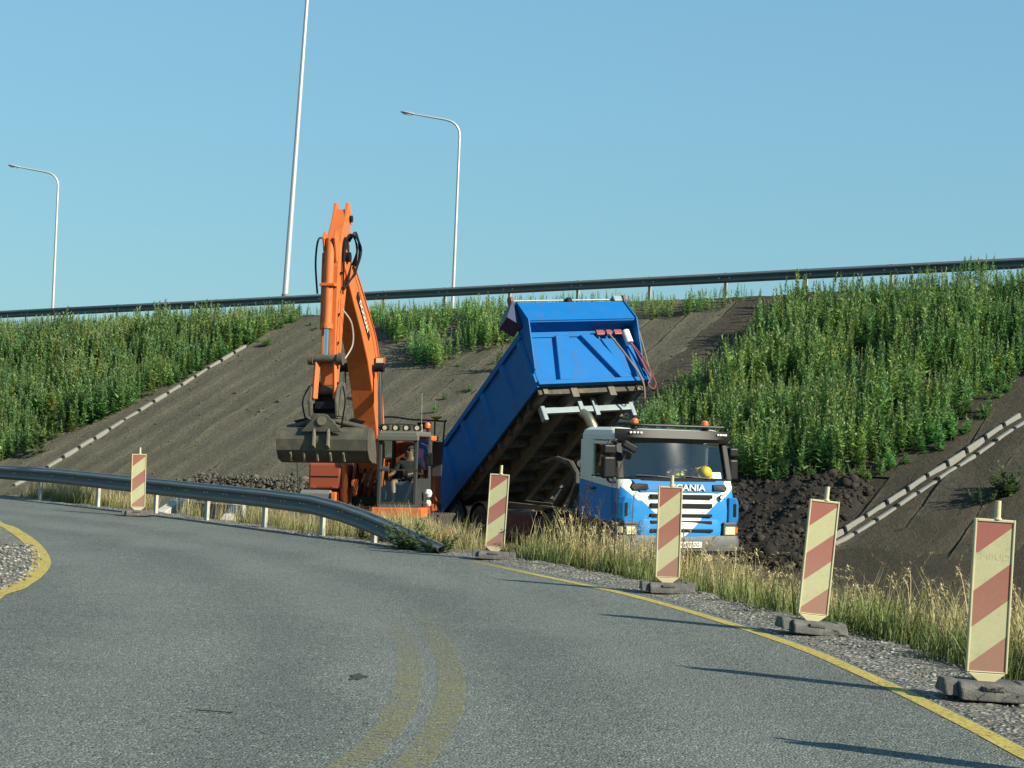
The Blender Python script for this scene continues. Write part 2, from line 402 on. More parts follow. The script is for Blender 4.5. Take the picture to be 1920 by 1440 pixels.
# ---- yellow markings
def paint_mat(name, col, wear_lo, wear_hi, amt=1.0):
    m, n, l, b = nodes_of(name); pv = posvec(n)
    w1 = noise_tex(n, l, 26, 4, .7, pv); w2 = noise_tex(n, l, 3.0, 4, .6, pv); w3 = noise_tex(n, l, 80, 2, .5, pv)
    fa = n.new('ShaderNodeAttribute'); fa.attribute_name = 'fade'
    w = math_n(n, l, 'MULTIPLY_ADD', w2, .3, math_n(n, l, 'MULTIPLY_ADD', w3, .45, w1))
    keep = ramp(n, l, w, wear_lo, wear_hi)
    keep = math_n(n, l, 'MULTIPLY', math_n(n, l, 'MULTIPLY', keep, amt), fa.outputs['Fac'])
    c = mixc(n, l, w1, tuple(k * .75 for k in col), tuple(min(1, k * 1.2) for k in col))
    l.new(c, b.inputs['Base Color']); b.inputs['Roughness'].default_value = .75
    tr = n.new('ShaderNodeBsdfTransparent'); mx = n.new('ShaderNodeMixShader'); l.new(keep, mx.inputs[0]); l.new(tr.outputs[0], mx.inputs[1]); l.new(b.outputs[0], mx.inputs[2])
    l.new(mx.outputs[0], n['Material Output'].inputs[0]); return m
M_YEL = paint_mat('yellow_road_paint', (.36, .28, .055), .52, .95); M_YEL2 = paint_mat('worn_yellow_road_paint', (.22, .195, .07), .70, 1.05, .55)
line_px = [(1920, 1415), (1830, 1367), (1700, 1302), (1600, 1256), (1500, 1214), (1350, 1164), (1200, 1121), (1100, 1098), (1000, 1077), (930, 1062), (880, 1052)]
ln = [onz(*p)[:2] for p in line_px]; dv = (ln[0] - ln[1]) / np.linalg.norm(ln[0] - ln[1]); ln = catmull([ln[0] + dv * 7 + np.array([-.45, 0]), ln[0] + dv * 3] + ln, 6)
fd = np.ones(len(ln)); fd[-14:] = np.linspace(1, 0.2, 14)
tag(strip_mesh('edge_line', ln, .125, .004, M_YEL, fd), 'thin yellow edge line along the gravel shoulder below the striped boards', 'road marking')
isl_px = [(0, 984), (30, 998), (55, 1016), (72, 1036), (78, 1056), (66, 1076), (40, 1095), (0, 1112)]
isl = [onz(*p)[:2] for p in isl_px]
ta = (isl[0] - isl[1]) / np.linalg.norm(isl[0] - isl[1]); tb_ = (isl[-1] - isl[-2]) / np.linalg.norm(isl[-1] - isl[-2]); ext0 = isl[0] + ta * 3 + np.array([-.6, 0]); ext1 = isl[-1] + tb_ * 2.5 + np.array([-.4, 0])
islc = catmull([ext0 + np.array([-6, 1.5]), ext0] + isl + [ext1, ext1 + np.array([-4, -3])], 8)
tag(strip_mesh('island_line', islc, .2, .008, M_YEL, np.ones(len(islc))), 'bright yellow line curving round the gravel island', 'road marking')
for px_l, lab in (([(610, 1480), (650, 1440), (700, 1400), (745, 1340), (765, 1290), (769, 1250), (757, 1205), (735, 1165), (705, 1130)], 'faded yellow arc on the asphalt closest to the pothole, inner one of the pair'),
             ([(735, 1480), (768, 1440), (815, 1380), (840, 1330), (847, 1280), (838, 1235), (817, 1190), (790, 1158), (755, 1126)], 'faded yellow arc on the asphalt farther from the pothole, outer one of the pair')):
    p_ = catmull([onz(*p)[:2] for p in px_l], 6); fd = np.ones(len(p_)); k = len(p_) // 2; fd[-k:] = np.linspace(1, 0, k) ** 1.2
    tag(strip_mesh('centre_line', p_, .17, .004, M_YEL2, fd), lab, 'road marking', 'faded double centre line')

# ---- gravel: island sheet, shoulder sheet, loose stones
m, n, l, b = nodes_of('gravel'); pv = posvec(n)
vo = n.new('ShaderNodeTexVoronoi'); vo.inputs['Scale'].default_value = 34; l.new(pv, vo.inputs['Vector'])
vs_ = n.new('ShaderNodeSeparateColor'); l.new(vo.outputs['Color'], vs_.inputs[0])
g1 = noise_tex(n, l, 3, 5, .6, pv)
c = mixc(n, l, vs_.outputs[0], (.045, .043, .037), (.17, .16, .135)); c = mixc(n, l, ramp(n, l, vs_.outputs[1], .86, .97), c, (.34, .33, .29))
c = mixc(n, l, 1.0, c, mixc(n, l, g1, (.6, .6, .6), (1.35, 1.33, 1.28)), 'MULTIPLY')
l.new(c, b.inputs['Base Color']); b.inputs['Roughness'].default_value = .9
bump(n, l, vo.outputs['Distance'], 1.0, .02, b); M_GRAV = m
ring = islc; k = len(ring); inner = np.array([ring[:, 0].min(), (ring[0, 1] + ring[-1, 1]) / 2])
def island_sheet():
    mbm = MB(); cx = inner
    vs2 = [(p[0], p[1], .004) for p in ring] + [(cx[0], cx[1], .03)]
    mbm.add(vs2, [(i, i + 1, k) for i in range(k - 1)])
    return mbm.build('gravel_island', M_GRAV)
isld = island_sheet(); tag(isld, kind='structure')
# shoulder: a low uneven apron between asphalt and grass
E3 = EDGE[8:-14]; d = np.gradient(E3, axis=0); d /= np.linalg.norm(d, axis=1)[:, None]; nr = np.stack([d[:, 1], -d[:, 0]], 1)
if np.mean(edge_dist(E3[:, 0] + nr[:, 0] * .3, E3[:, 1] + nr[:, 1] * .3)) < 0: nr = -nr
E3f = np.array([np.interp(np.linspace(0, len(E3) - 1, 600), np.arange(len(E3)), E3[:, i]) for i in (0, 1)]).T
nrf = np.array([np.interp(np.linspace(0, len(E3) - 1, 600), np.arange(len(E3)), nr[:, i]) for i in (0, 1)]).T
offs = np.array([-.05, .0, .08, .2, .35, .5, .68, .85, 1.0, 1.15]); SX = E3f[:, 0:1] + nrf[:, 0:1] * offs; SY = E3f[:, 1:2] + nrf[:, 1:2] * offs
wv = fbm(SX * 1.1, SY * 1.1, 3, 44); SZ = zt(SX, SY, False) + .035 + (fbm(SX * 4, SY * 4, 4, 17) - .45) * .10 * sstep(.05, .3, offs)[None, :]
SZ[:, 0] = -.02; SZ[:, 1] = .006; SZ -= sstep(.75, 1.15, offs)[None, :] * .12 + np.maximum(0, wv - .5)*.25 * sstep(.4, 1.0, offs)[None, :]
ii = np.arange(SX.size).reshape(SX.shape)
Fs = np.stack([ii[:-1, :-1].ravel(), ii[1:, :-1].ravel(), ii[1:, 1:].ravel(), ii[:-1, 1:].ravel()], 1)
sh = np_mesh('gravel_shoulder', np.stack([SX.ravel(), SY.ravel(), SZ.ravel()], 1), Fs, M_GRAV, smooth=True); tag(sh, kind='structure')
def lump_protos(nv, seed, flat=.7):
    r_ = np.random.default_rng(seed); out = []
    bm = bmesh.new(); bmesh.ops.create_icosphere(bm, subdivisions=1, radius=1)
    V0 = np.array([v.co[:] for v in bm.verts]); F0 = np.array([[v.index for v in f.verts] for f in bm.faces]); bm.free()
    for i in range(nv):
        out.append((V0 * (1 + r_.uniform(-.28, .28, (len(V0), 1))) * np.array([1, r_.uniform(.6, 1), flat * r_.uniform(.6, 1)]), F0))
    return out
def scatter(protos, P, scl, rotz, cols=None, tilt=None, sxy=None):
    """merge copies of small meshes; protos list of (V,F[,C]); returns V,F,C"""
    Vs = []; Fs_ = []; Cs = []; off = 0; pick = RNG.integers(0, len(protos), len(P))
    for k, pr in enumerate(protos):
        idx = np.where(pick == k)[0]
        if len(idx) == 0: continue
        V0 = pr[0]; F0 = pr[1]; m_ = len(idx)
        c_, s_ = np.cos(rotz[idx]), np.sin(rotz[idx]); vx = V0[None, :, 0] * scl[idx, None]; vy = V0[None, :, 1] * scl[idx, None]; vz = V0[None, :, 2] * scl[idx, None]
        if sxy is not None: vx = vx * sxy[idx, None]; vy = vy * sxy[idx, None]
        X = vx * c_[:, None] - vy * s_[:, None]; Y = vx * s_[:, None] + vy * c_[:, None]; Z = vz
        if tilt is not None: X = X + Z * tilt[idx, 0:1]; Y = Y + Z * tilt[idx, 1:2]
        VV = np.stack([X + P[idx, 0:1], Y + P[idx, 1:2], Z + P[idx, 2:3]], -1)
        Vs.append(VV.reshape(-1, 3)); nvv = len(V0)
        Fs_.append((F0[None] + (np.arange(m_) * nvv)[:, None, None] + off).reshape(-1, F0.shape[1])); off += nvv * m_
        base = np.ones((nvv, 3)) if len(pr) < 3 else pr[2]
        cc = base[None] * (cols[idx][:, None, :] if cols is not None else 1); Cs.append(np.broadcast_to(cc, (m_, nvv, 3)).reshape(-1, 3))
    return np.concatenate(Vs), np.concatenate(Fs_), np.concatenate(Cs)
def colmat(name, rough=.9, trans=0.0, nz=20, bmp=.0, tcol=(1.1, 1.25, .55)):
    m, n, l, b = nodes_of(name); a = n.new('ShaderNodeAttribute'); a.attribute_name = 'col'
    f = noise_tex(n, l, nz, 3, .6, posvec(n)); c = mixc(n, l, 1.0, a.outputs['Color'], mixc(n, l, f, (.75, .75, .75), (1.25, 1.25, 1.25)), 'MULTIPLY')
    c = mixc(n, l, 1.0, c, (.72, .72, .72), 'MULTIPLY')
    l.new(c, b.inputs['Base Color']); b.inputs['Roughness'].default_value = rough; b.inputs['Specular IOR Level'].default_value = .25
    if trans > 0:
        t = n.new('ShaderNodeBsdfTranslucent'); l.new(mixc(n, l, 1.0, c, tcol, 'MULTIPLY'), t.inputs[0])
        mx = n.new('ShaderNodeMixShader'); mx.inputs[0].default_value = trans; l.new(b.outputs[0], mx.inputs[1]); l.new(t.outputs[0], mx.inputs[2]); l.new(mx.outputs[0], n['Material Output'].inputs[0])
    if bmp: bump(n, l, noise_tex(n, l, 60, 3, .6, posvec(n)), bmp, .02, b)
    return m
M_STONE = colmat('stone', .9)
k = 9000; ti = RNG.integers(0, 470, k); oo = RNG.uniform(.02, 1.0, k) ** 1.1
PX = E3f[ti, 0] + nrf[ti, 0] * oo + RNG.normal(0, .03, k); PY = E3f[ti, 1] + nrf[ti, 1] * oo + RNG.normal(0, .03, k)
PZ = zt(PX, PY, False) + .025; sc = RNG.lognormal(-4.55, .42, k); g = RNG.uniform(.09, .3, k); cols = np.stack([g * 1.05, g, g * .86], 1)
V_, F_, C_ = scatter(lump_protos(6, 2), np.stack([PX, PY, PZ], 1), sc, RNG.uniform(0, 6.28, k), cols)
tag(np_mesh('loose_gravel', V_, F_, M_STONE, C_), 'loose grey gravel stones scattered along the road shoulder', 'gravel', kind='stuff')
k = 5200; PX = RNG.uniform(-7.5, -3.7, k); PY = RNG.uniform(11.5, 22, k); ok = in_poly(PX, PY, [tuple(p) for p in ring] )
PX, PY = PX[ok], PY[ok]; k = len(PX); g = RNG.uniform(.08, .4, k)
if k:
    V_, F_, C_ = scatter(lump_protos(6, 3), np.stack([PX, PY, np.full(k, .018)], 1), RNG.lognormal(-4.2, .4, k), RNG.uniform(0, 6.28, k), np.stack([g, g * .96, g * .85], 1))
    tag(np_mesh('island_stones', V_, F_, M_STONE, C_), 'coarse grey stones covering the gravel island inside the yellow line', 'stones', kind='stuff')
# pothole
p = onz(670, 1270); mb = MB(); rg = []
for rad, z in ((1.0, .0045), (.72, .0055), (.3, .005)):
    rg.append([(p[0] + rad * .05 * math.cos(a) * (1 + .35 * math.sin(3 * a + 1) + .2 * math.sin(7 * a)), p[1] + rad * .14 * math.sin(a) * (1 + .3 * math.sin(5 * a)), z) for a in np.linspace(0, 6.283, 25)[:-1]])
mb.loft(rg, False, True)
tag(mb.build('pothole', pm('broken_asphalt', (.03, .03, .03), .95, var=.6, scale=40, bmp=1.0)), 'small dark pothole in the asphalt beside the faded yellow arcs', 'pothole')
p0, p1 = onz(368, 1335)[:2], onz(436, 1339)[:2]
mb = MB(); mb.bar((p0[0], p0[1], .012), (p1[0], p1[1], .008), .007, .006)  # thin dark bar laid flat on the asphalt
tag(mb.build('streak', pm('dark_streak', (.03, .025, .02), .9)), 'short dark twig lying on the open asphalt away from every line', 'streak')

# ---- erosion mat strips on the slope
m, n, l, b = nodes_of('erosion_mat'); pv = posvec(n)
e_ = n.new('ShaderNodeAttribute'); e_.attribute_name = 'fade'
f1 = noise_tex(n, l, .5, 6, .7, pv); f2 = noise_tex(n, l, 7, 5, .75, pv); f3 = noise_tex(n, l, 35, 3, .7, pv)
mpp = n.new('ShaderNodeMapping'); mpp.inputs['Rotation'].default_value = (0, 0, -(math.atan2(N2[1], N2[0]))); mpp.inputs['Scale'].default_value = (1, 1, 1); l.new(pv, mpp.inputs[0])
mps = n.new('ShaderNodeMapping'); mps.inputs['Scale'].default_value = (.5, 6, 2); l.new(mpp.outputs[0], mps.inputs[0])
f4 = noise_tex(n, l, 1.0, 4, .6, mps.outputs[0])
c = mixc(n, l, f1, (.058, .054, .041), (.115, .107, .082)); c = mixc(n, l, 1.0, c, mixc(n, l, f2, (.6, .6, .6), (1.4, 1.38, 1.33)), 'MULTIPLY')
c = mixc(n, l, 1.0, c, mixc(n, l, f4, (.75, .75, .75), (1.25, 1.24, 1.2)), 'MULTIPLY')
c = mixc(n, l, 1.0, c, mixc(n, l, f3, (.75, .75, .75), (1.25, 1.25, 1.25)), 'MULTIPLY')
ed = math_n(n, l, 'MULTIPLY', e_.outputs['Fac'], math_n(n, l, 'MULTIPLY_ADD', ramp(n, l, f2, .42, .62), .65, .35)); c = mixc(n, l, math_n(n, l, 'MULTIPLY', ed, .6), c, (.22, .20, .125))
l.new(c, b.inputs['Base Color']); b.inputs['Roughness'].default_value = .97; b.inputs['Specular IOR Level'].default_value = .1
bump(n, l, math_n(n, l, 'MULTIPLY_ADD', f2, 2.5, f3), .8, .03, b); M_MAT = m; M_MATD = m.copy(); M_MATD.name = 'dark_erosion_mat'
for nd_ in M_MATD.node_tree.nodes:
    if nd_.type == 'MIX' and nd_.blend_type == 'MIX' and abs(nd_.inputs[6].default_value[0] - .058) < 1e-4: nd_.inputs[6].default_value = (.033, .029, .023, 1); nd_.inputs[7].default_value = (.075, .066, .051, 1)  # copy of the mat with darker browns, for the right-hand strips
sv = -33.0
while sv < 21:
    w = 1.05 + random.uniform(-.06, .22); nds = np.arange(.9, 15.2, .3); ts = np.array([0, .025, .07, .35, .65, .92, 1.0]) * (w + .05)
    SS, ND = np.meshgrid(sv + ts, nds); SS = SS + .07 * np.sin(ND * .7 + sv * 3)[:, :]; X, Y = from_su(SS, ND)
    h = .03 + np.array([.012, .04, .03, .0, .0, -.0, -.05])[None, :] + (fbm(SS * 2.2, ND * 1.6, 4, 31) - .45) * .11 + np.maximum(0, fbm(SS * 5, ND * 1.2, 3, 37) - .55) * .12
    if sv > 8.5: h = h + (fbm(SS * 3.1, ND * 3.1, 4, 35) - .45) * .12 - np.array([.0, .028, .02, .0, .0, -.0, -.0])[None, :]
    h = h - .16 * sstep(14.3, 15.1, ND)
    Z = zt(X, Y, False) + h + (fbm(X * .9, Y * .9, 4, 3) - .47) * .12
    keep = ~in_poly(X.mean(1), Y.mean(1), SOIL_POLY); 
    kk = np.argmin(keep) if not keep.all() else len(keep)
    if kk > 3:
        X, Y, Z = X[:kk], Y[:kk], Z[:kk]; ii = np.arange(X.size).reshape(X.shape)
        Fm = np.stack([ii[:-1, :-1].ravel(), ii[:-1, 1:].ravel(), ii[1:, 1:].ravel(), ii[1:, :-1].ravel()], 1)[:, ::-1]
        edv = (np.broadcast_to(np.array([1, 1, .3, 0, 0, 0, .2]), X.shape) * (1.0 if sv < 8.5 else .35)).ravel()
        np_mesh('mat_strip', np.stack([X.ravel(), Y.ravel(), Z.ravel()], 1), Fm, M_MATD if sv > 8.5 else M_MAT, attrs={'fade': edv}, smooth=True, parent=ground)
    sv += w

k = 3000; sv_ = RNG.uniform(-24, 16, k); nv_ = 1.2 + 13.5 * RNG.uniform(0, 1, k) ** .8; cl = fbm(sv_ * .8, nv_ * .5, 3, 52); ok_ = RNG.random(k) < np.clip((cl - .35) * 4, .05, 1); X, Y = from_su(sv_[ok_], nv_[ok_]); k = len(X); g = RNG.uniform(.6, 1.5, k)
V_, F_, C_ = scatter(lump_protos(8, 15, .8), np.stack([X, Y, zt(X, Y, False) + .05], 1), RNG.lognormal(-3.85, .5, k), RNG.uniform(0, 6.28, k), np.array([.10, .092, .07])[None] * g[:, None])
tag(np_mesh('slope_clods', V_, F_, colmat('slope_clod', .95, 0, 9), C_), 'small dry clods and stones scattered over the bare slope', 'soil clods', kind='stuff')
# ---- dark fresh soil bank beside the truck
xs_ = [p[0] for p in SOIL_POLY]; ys_ = [p[1] for p in SOIL_POLY]
sx = np.arange(min(xs_) - .6, max(xs_) + .6, .075); sy = np.arange(min(ys_) - .6, max(ys_) + .6, .085); X, Y = np.meshgrid(sx, sy)
soft = np.zeros(X.shape)
for dx in np.linspace(-.5, .5, 5):
    for dy in np.linspace(-.5, .5, 5): soft += in_poly(X + dx, Y + dy, SOIL_POLY)
soft = sstep(.15, .9, soft / 25 + (fbm(X * 2, Y * 2, 3, 8) - .45) * .5)
Z = zt(X, Y, False) - .35 + soft * (.48 + (fbm(X * .9, Y * .9, 3, 61) - .45) * .5 + (fbm(X * 3.5, Y * 3.5, 4, 62) - .45) * .2)
ii = np.arange(X.size).reshape(X.shape); Fm = np.stack([ii[:-1, :-1].ravel(), ii[:-1, 1:].ravel(), ii[1:, 1:].ravel(), ii[1:, :-1].ravel()], 1)
cs = np.broadcast_to(np.array([.03, .025, .019]), (X.size, 3))
M_SOIL = colmat('dark_topsoil', .95, 0, 9, .9)
tag(np_mesh('topsoil_bank', np.stack([X.ravel(), Y.ravel(), Z.ravel()], 1), Fm, M_SOIL, cs, smooth=True), 'dark freshly dug topsoil bank beside the blue and white truck', 'soil bank')
def poly_sample(poly, k):
    xs = [p[0] for p in poly]; ys = [p[1] for p in poly]
    x = RNG.uniform(min(xs), max(xs), k * 4); y = RNG.uniform(min(ys), max(ys), k * 4); o_ = in_poly(x, y, poly); return x[o_][:k], y[o_][:k]
px_, py_ = poly_sample(SOIL_POLY, 9000); k = len(px_)
from_grid = lambda x, y: Z[np.clip(((y - sy[0]) / .085).astype(int), 0, len(sy) - 1), np.clip(((x - sx[0]) / .075).astype(int), 0, len(sx) - 1)]
g = RNG.uniform(.6, 1.7, k); V_, F_, C_ = scatter(lump_protos(8, 5, .9), np.stack([px_, py_, from_grid(px_, py_) + .01], 1), RNG.lognormal(-3.95, .7, k), RNG.uniform(0, 6.28, k), np.array([.032, .026, .02])[None] * g[:, None])
tag(np_mesh('soil_clods', V_, F_, M_SOIL, C_), 'dark earth clods strewn over the topsoil bank', 'soil clods', kind='stuff')
# grey clod windrow at the foot of the slope behind the near guardrail, left of the digger
toe = [ground_hit(x, y)[:2] for x, y in ((395, 905), (450, 900), (520, 905), (560, 912), (560, 925), (470, 922), (395, 915))]
Pz = []; WR0 = ground_hit(340, 908); WR1 = ground_hit(590, 916)
for t in np.linspace(0, 1, 3000):
    a = WR0 + (WR1 - WR0) * t; w_ = RNG.normal(0, .38); q = a[:2] + N2 * w_ + U2 * RNG.normal(0, .2)
    hgt = .2 * math.exp(-(w_ / .38) ** 2) * (.45 + .55 * math.sin(math.pi * min(1, t * 1.15)) ) * RNG.uniform(.2, 1.1)
    Pz.append((q[0], q[1], float(zt(q[0], q[1], False)) + hgt))
Pz = np.array(Pz); k = len(Pz); g = RNG.uniform(.6, 1.5, k)
V_, F_, C_ = scatter(lump_protos(8, 6, .9), Pz, RNG.lognormal(-3.6, .5, k), RNG.uniform(0, 6.28, k), np.array([.105, .094, .072])[None] * g[:, None])
tag(np_mesh('clod_windrow', V_, F_, M_SOIL, C_), 'low ridge of grey brown clods at the foot of the bare slope', 'soil clods', kind='stuff')

# ---- concrete drainage channels down the slope
M_CONC = pm('concrete', (.235, .232, .20), .85, var=.3, scale=5, dirt=.25, bmp=.3); M_CONCD = pm('concrete_wet', (.22, .21, .18), .85, var=.3, scale=5, dirt=.3, bmp=.3)
def channel(name, label, pA, pB, blk, rows, ext=0):
    A = np.array(pA[:2]); B = np.array(pB[:2]); L = np.linalg.norm(B - A); d = (B - A) / L; sd = np.array([-d[1], d[0]])
    root = empty(name, (A[0], A[1], float(zt(A[0], A[1], False)))); base = Vector(root.location)
    tag(root, label, 'drainage channel', 'concrete drainage channels on the slope'); k = int((L + ext) / blk)
    proto = {}
    for r_, (off, w, hh) in enumerate(rows):
        for i in range(k):
            if r_ == 1 and random.random() < .12: continue
            c0 = A + d * (i * blk + blk / 2) + sd * off; t0 = A + d * (i * blk) + sd * off; t1 = A + d * (i * blk + blk) + sd * off
            z0, z1 = float(zt(*t0, False)), float(zt(*t1, False)); ang = math.atan2(z1 - z0, blk)
            if r_ not in proto:
                o = MB().b2(-blk * .465, blk * .465, -w / 2, w / 2, -.1, hh).build('concrete_block', M_CONC, root, bevel=.02); proto[r_] = o
            else:
                o = proto[r_].copy(); COL.objects.link(o)
            o.location = Vector((c0[0], c0[1], (z0 + z1) / 2 + .045 + random.uniform(-.012, .02))) - base
            o.rotation_euler = (random.uniform(-.03, .03), -ang + random.uniform(-.02, .02), math.atan2(d[1], d[0]) + random.uniform(-.02, .02))
    return root
gl0, gl1 = ground_hit(462, 652), ground_hit(95, 877); gl1 = gl1 + (gl1 - gl0) * .17
channel('drainage_channel', 'single row of pale concrete blocks running down the bare slope to the near guardrail', gl0, gl1, .62, [(0, .12, .08)])
gr0, gr1 = ground_hit(1925, 786), ground_hit(1650, 968); gr1 = gr1 + (gr1 - gr0) * .42
channel('drainage_channel', 'double row of pale concrete blocks running down the slope beside the dark topsoil', gr0, gr1, .62, [(-.14, .075, .09), (.14, .10, .04)])
gm0, gm1 = ground_hit(1350, 612), ground_hit(1215, 700)
channel('drainage_channel', 'short grey row of concrete blocks on the slope behind the raised blue tipper', gm0, gm1, .62, [(0, .08, -.03)])

# ---- culvert headwall behind near guardrail
hw = empty('culvert_headwall', tuple(at(385, 962, 33.5)[:2]) + (LOW + .1,)); tag(hw, 'white concrete culvert headwall with sloping wings behind the guardrail posts', 'headwall')
M_WCONC = pm('pale_concrete', (.5, .48, .42), .85, var=.25, scale=4, dirt=.2, bmp=.25)
a = at(300, 958, 33.6); bq = at(345, 930, 35.2); c_ = at(418, 978, 33.0); d_ = at(452, 938, 34.6); o_ = Vector(hw.location)
def wing(p, q, zt0, zt1, nm):
    mb = MB(); p = Vector(p) - o_; q = Vector(q) - o_; sd = Vector((q.y - p.y, p.x - q.x, 0)).normalized() * .11; pb = -.35
    mb.add([(p.x + sd.x, p.y + sd.y, pb), (q.x + sd.x, q.y + sd.y, pb), (q.x + sd.x, q.y + sd.y, zt1), (p.x + sd.x, p.y + sd.y, zt0), (p.x - sd.x, p.y - sd.y, pb), (q.x - sd.x, q.y - sd.y, pb), (q.x - sd.x, q.y - sd.y, zt1), (p.x - sd.x, p.y - sd.y, zt0)],
           [(0, 1, 2, 3), (4, 7, 6, 5), (0, 4, 5, 1), (1, 5, 6, 2), (2, 6, 7, 3), (3, 7, 4, 0)])
    return mb.build(nm, M_WCONC, hw, bevel=.015)
wing(a, bq, a[2] - o_.z, bq[2] - o_.z, 'wing_wall'); wing(c_, d_, c_[2] - o_.z, d_[2] - o_.z, 'wing_wall')
e2 = Vector(bq) - o_; f2_ = Vector(d_) - o_
MB().add([(e2.x, e2.y + .1, -.35), (f2_.x, f2_.y + .1, -.35), (f2_.x, f2_.y + .1, f2_.z - .12), (e2.x, e2.y + .1, e2.z - .12), (e2.x, e2.y + .35, -.35), (f2_.x, f2_.y + .35, -.35), (f2_.x, f2_.y + .35, f2_.z - .12), (e2.x, e2.y + .35, e2.z - .12)],
         [(0, 1, 2, 3), (4, 7, 6, 5), (0, 4, 5, 1), (1, 5, 6, 2), (2, 6, 7, 3), (3, 7, 4, 0)]).build('head_slab', pm('dark_concrete', (.09, .085, .075), .9), hw)

# ---- guardrails
M_GALV = pm('galvanised_steel', (.19, .205, .20), .55, .35, var=.25, scale=3, dirt=.12, dcol=(.2, .19, .16)); M_GALVP = pm('galvanised_post', (.48, .47, .40), .6, .35, var=.2, scale=4, dirt=.25, dcol=(.25, .22, .16))
M_BOLT = pm('bright_bolt', (.8, .8, .75), .3, .6)
WPROF = [(0, .155), (.018, .15), (.03, .125), (.083, .095), (.083, .06), (.03, .03), (.012, 0), (.03, -.03), (.083, -.06), (.083, -.095), (.03, -.125), (.018, -.15), (0, -.155)]
def beam(P, face, name, mat, root, seg_pts):
    """P: list of 3D centre points of beam; face(i) unit 2D normal"""
    P = [Vector(p) for p in P]
    base = Vector(root.location)
    for s0 in range(0, len(P) - 1, seg_pts):
        sub = P[s0:min(s0 + seg_pts + 1, len(P))]
        if len(sub) < 2: continue
        rings = []
        for i, p in enumerate(sub):
            t = (sub[min(i + 1, len(sub) - 1)] - sub[max(0, i - 1)]).normalized(); nn = Vector((face[0], face[1], 0)); nn = (nn - t * nn.dot(t)).normalized(); upv_ = t.cross(nn); 
            if upv_.z < 0: upv_ = -upv_
            e_ = .004 if (s0 // seg_pts) % 2 else 0
            rings.append([tuple(p - base + nn * (o + e_) + upv_ * h_) for o, h_ in WPROF] + [tuple(p - base + nn * (o + e_ - .004) + upv_ * h_) for o, h_ in WPROF[::-1]])
        MB().loft(rings).build(name, mat, root, smooth=True)
# near guardrail
gp = [onz(x, y)[:2] for x, y in ((78, 940), (186, 951), (288, 964), (390, 976), (492, 990), (598, 1004), (698, 1018))]
gy_ = np.array([p[1] for p in gp]); gx_ = np.array([p[0] for p in gp]); q2 = np.polyfit(gy_, gx_, 2)
topy = lambda x: np.interp(x, [-200, 0, 110, 250, 400, 487, 587, 640, 692, 744, 832, 860], [862, 872, 879, 893, 908, 916, 928, 941, 959, 981, 1021, 1036])
xs_px = list(np.arange(-190, 842, 12)); Prail = []
for x in xs_px:
    # find Y on the guardrail plan curve for this pixel column
    best = None
    for Y in np.arange(22, 46, .05):
        X = np.polyval(q2, Y) ; e = abs((ray(x, topy(x))[0] * Y) - X)
        if best is None or e < best[0]: best = (e, Y, X)
    p = at(x, topy(x), best[1]); Prail.append((p[0], p[1], p[2] - .155))
t0 = np.array(Prail[-1][:2]) - np.array(Prail[0][:2]); t0 /= np.linalg.norm(t0); fc = np.array([t0[1], -t0[0]])
if fc @ np.array([0, -1]) < 0: fc = -fc
gr = empty('guardrail', (Prail[40][0], Prail[40][1], 0)); tag(gr, 'low galvanised steel guardrail whose end bends down into grass beside the road', 'guardrail')
beam(Prail, fc, 'rail_beam', M_GALV, gr, 22)
def post(root, x, y, z0, z1, mat, fc, w=.1, dep=.06):
    mb = MB(); b0 = Vector(root.location); ang = math.atan2(fc[1], fc[0]); rm = Matrix.Rotation(ang, 3, 'Z')
    mb.box((x - b0.x, y - b0.y, (z0 + z1) / 2 - b0.z), (dep, w, z1 - z0), rm)
    return mb.build('post', mat, root, bevel=.008)
for x in (-24, 78, 186, 288, 390, 492, 598, 698):
    i = int(np.argmin([abs(v - x) for v in xs_px])); p = Prail[i]; post(gr, p[0] - fc[0] * .05, p[1] - fc[1] * .05, -.4, p[2] + .10, M_GALVP, fc)
for i in range(3, len(Prail) - 6):
    if i % 3 == 0:
        p = Vector(Prail[i]) - Vector(gr.location)
        for kx in (0, .12):
            q = p + Vector((t0[0], t0[1], 0)) * kx
            MB().cyl((q.x + fc[0] * .008, q.y + fc[1] * .008, q.z), (q.x + fc[0] * .03, q.y + fc[1] * .03, q.z), .012, n=6).build('bolt', M_BOLT, gr)
# upper guardrail along the crest
ur = empty('guardrail', (P0[0], P0[1], float(crest(0)))); tag(ur, 'long dark steel guardrail along the top of the embankment', 'guardrail')
SPC = 2.667; fcu = N2; ss = np.arange(-44, 30, SPC) + 1.1; 
Pu = []
for s in np.arange(ss[0], ss[-1] + .1, SPC / 2):
    x, y = from_su(s, .0); Pu.append((x + fcu[0] * .08, y + fcu[1] * .08, float(crest(s)) + .78 - .155 ))
beam(Pu, fcu, 'rail_beam', M_GALV, ur, 3)
for s in ss:
    x, y = from_su(s, 0); post(ur, x, y, float(crest(s)) - .3, float(crest(s)) + .80, M_GALVP, fcu, .1, .07)
    for kx in (-.18, -.06, .06, .18):
        q = Vector((x, y, float(crest(s)) + .62)) - Vector(ur.location) + Vector((U2[0], U2[1], 0)) * kx
        if -36 < s < 22 and abs(kx) > .1: MB().cyl((q.x + fcu[0] * .09, q.y + fcu[1] * .09, q.z), (q.x + fcu[0] * .125, q.y + fcu[1] * .125, q.z), .02, n=6).build('bolt', M_BOLT, ur)
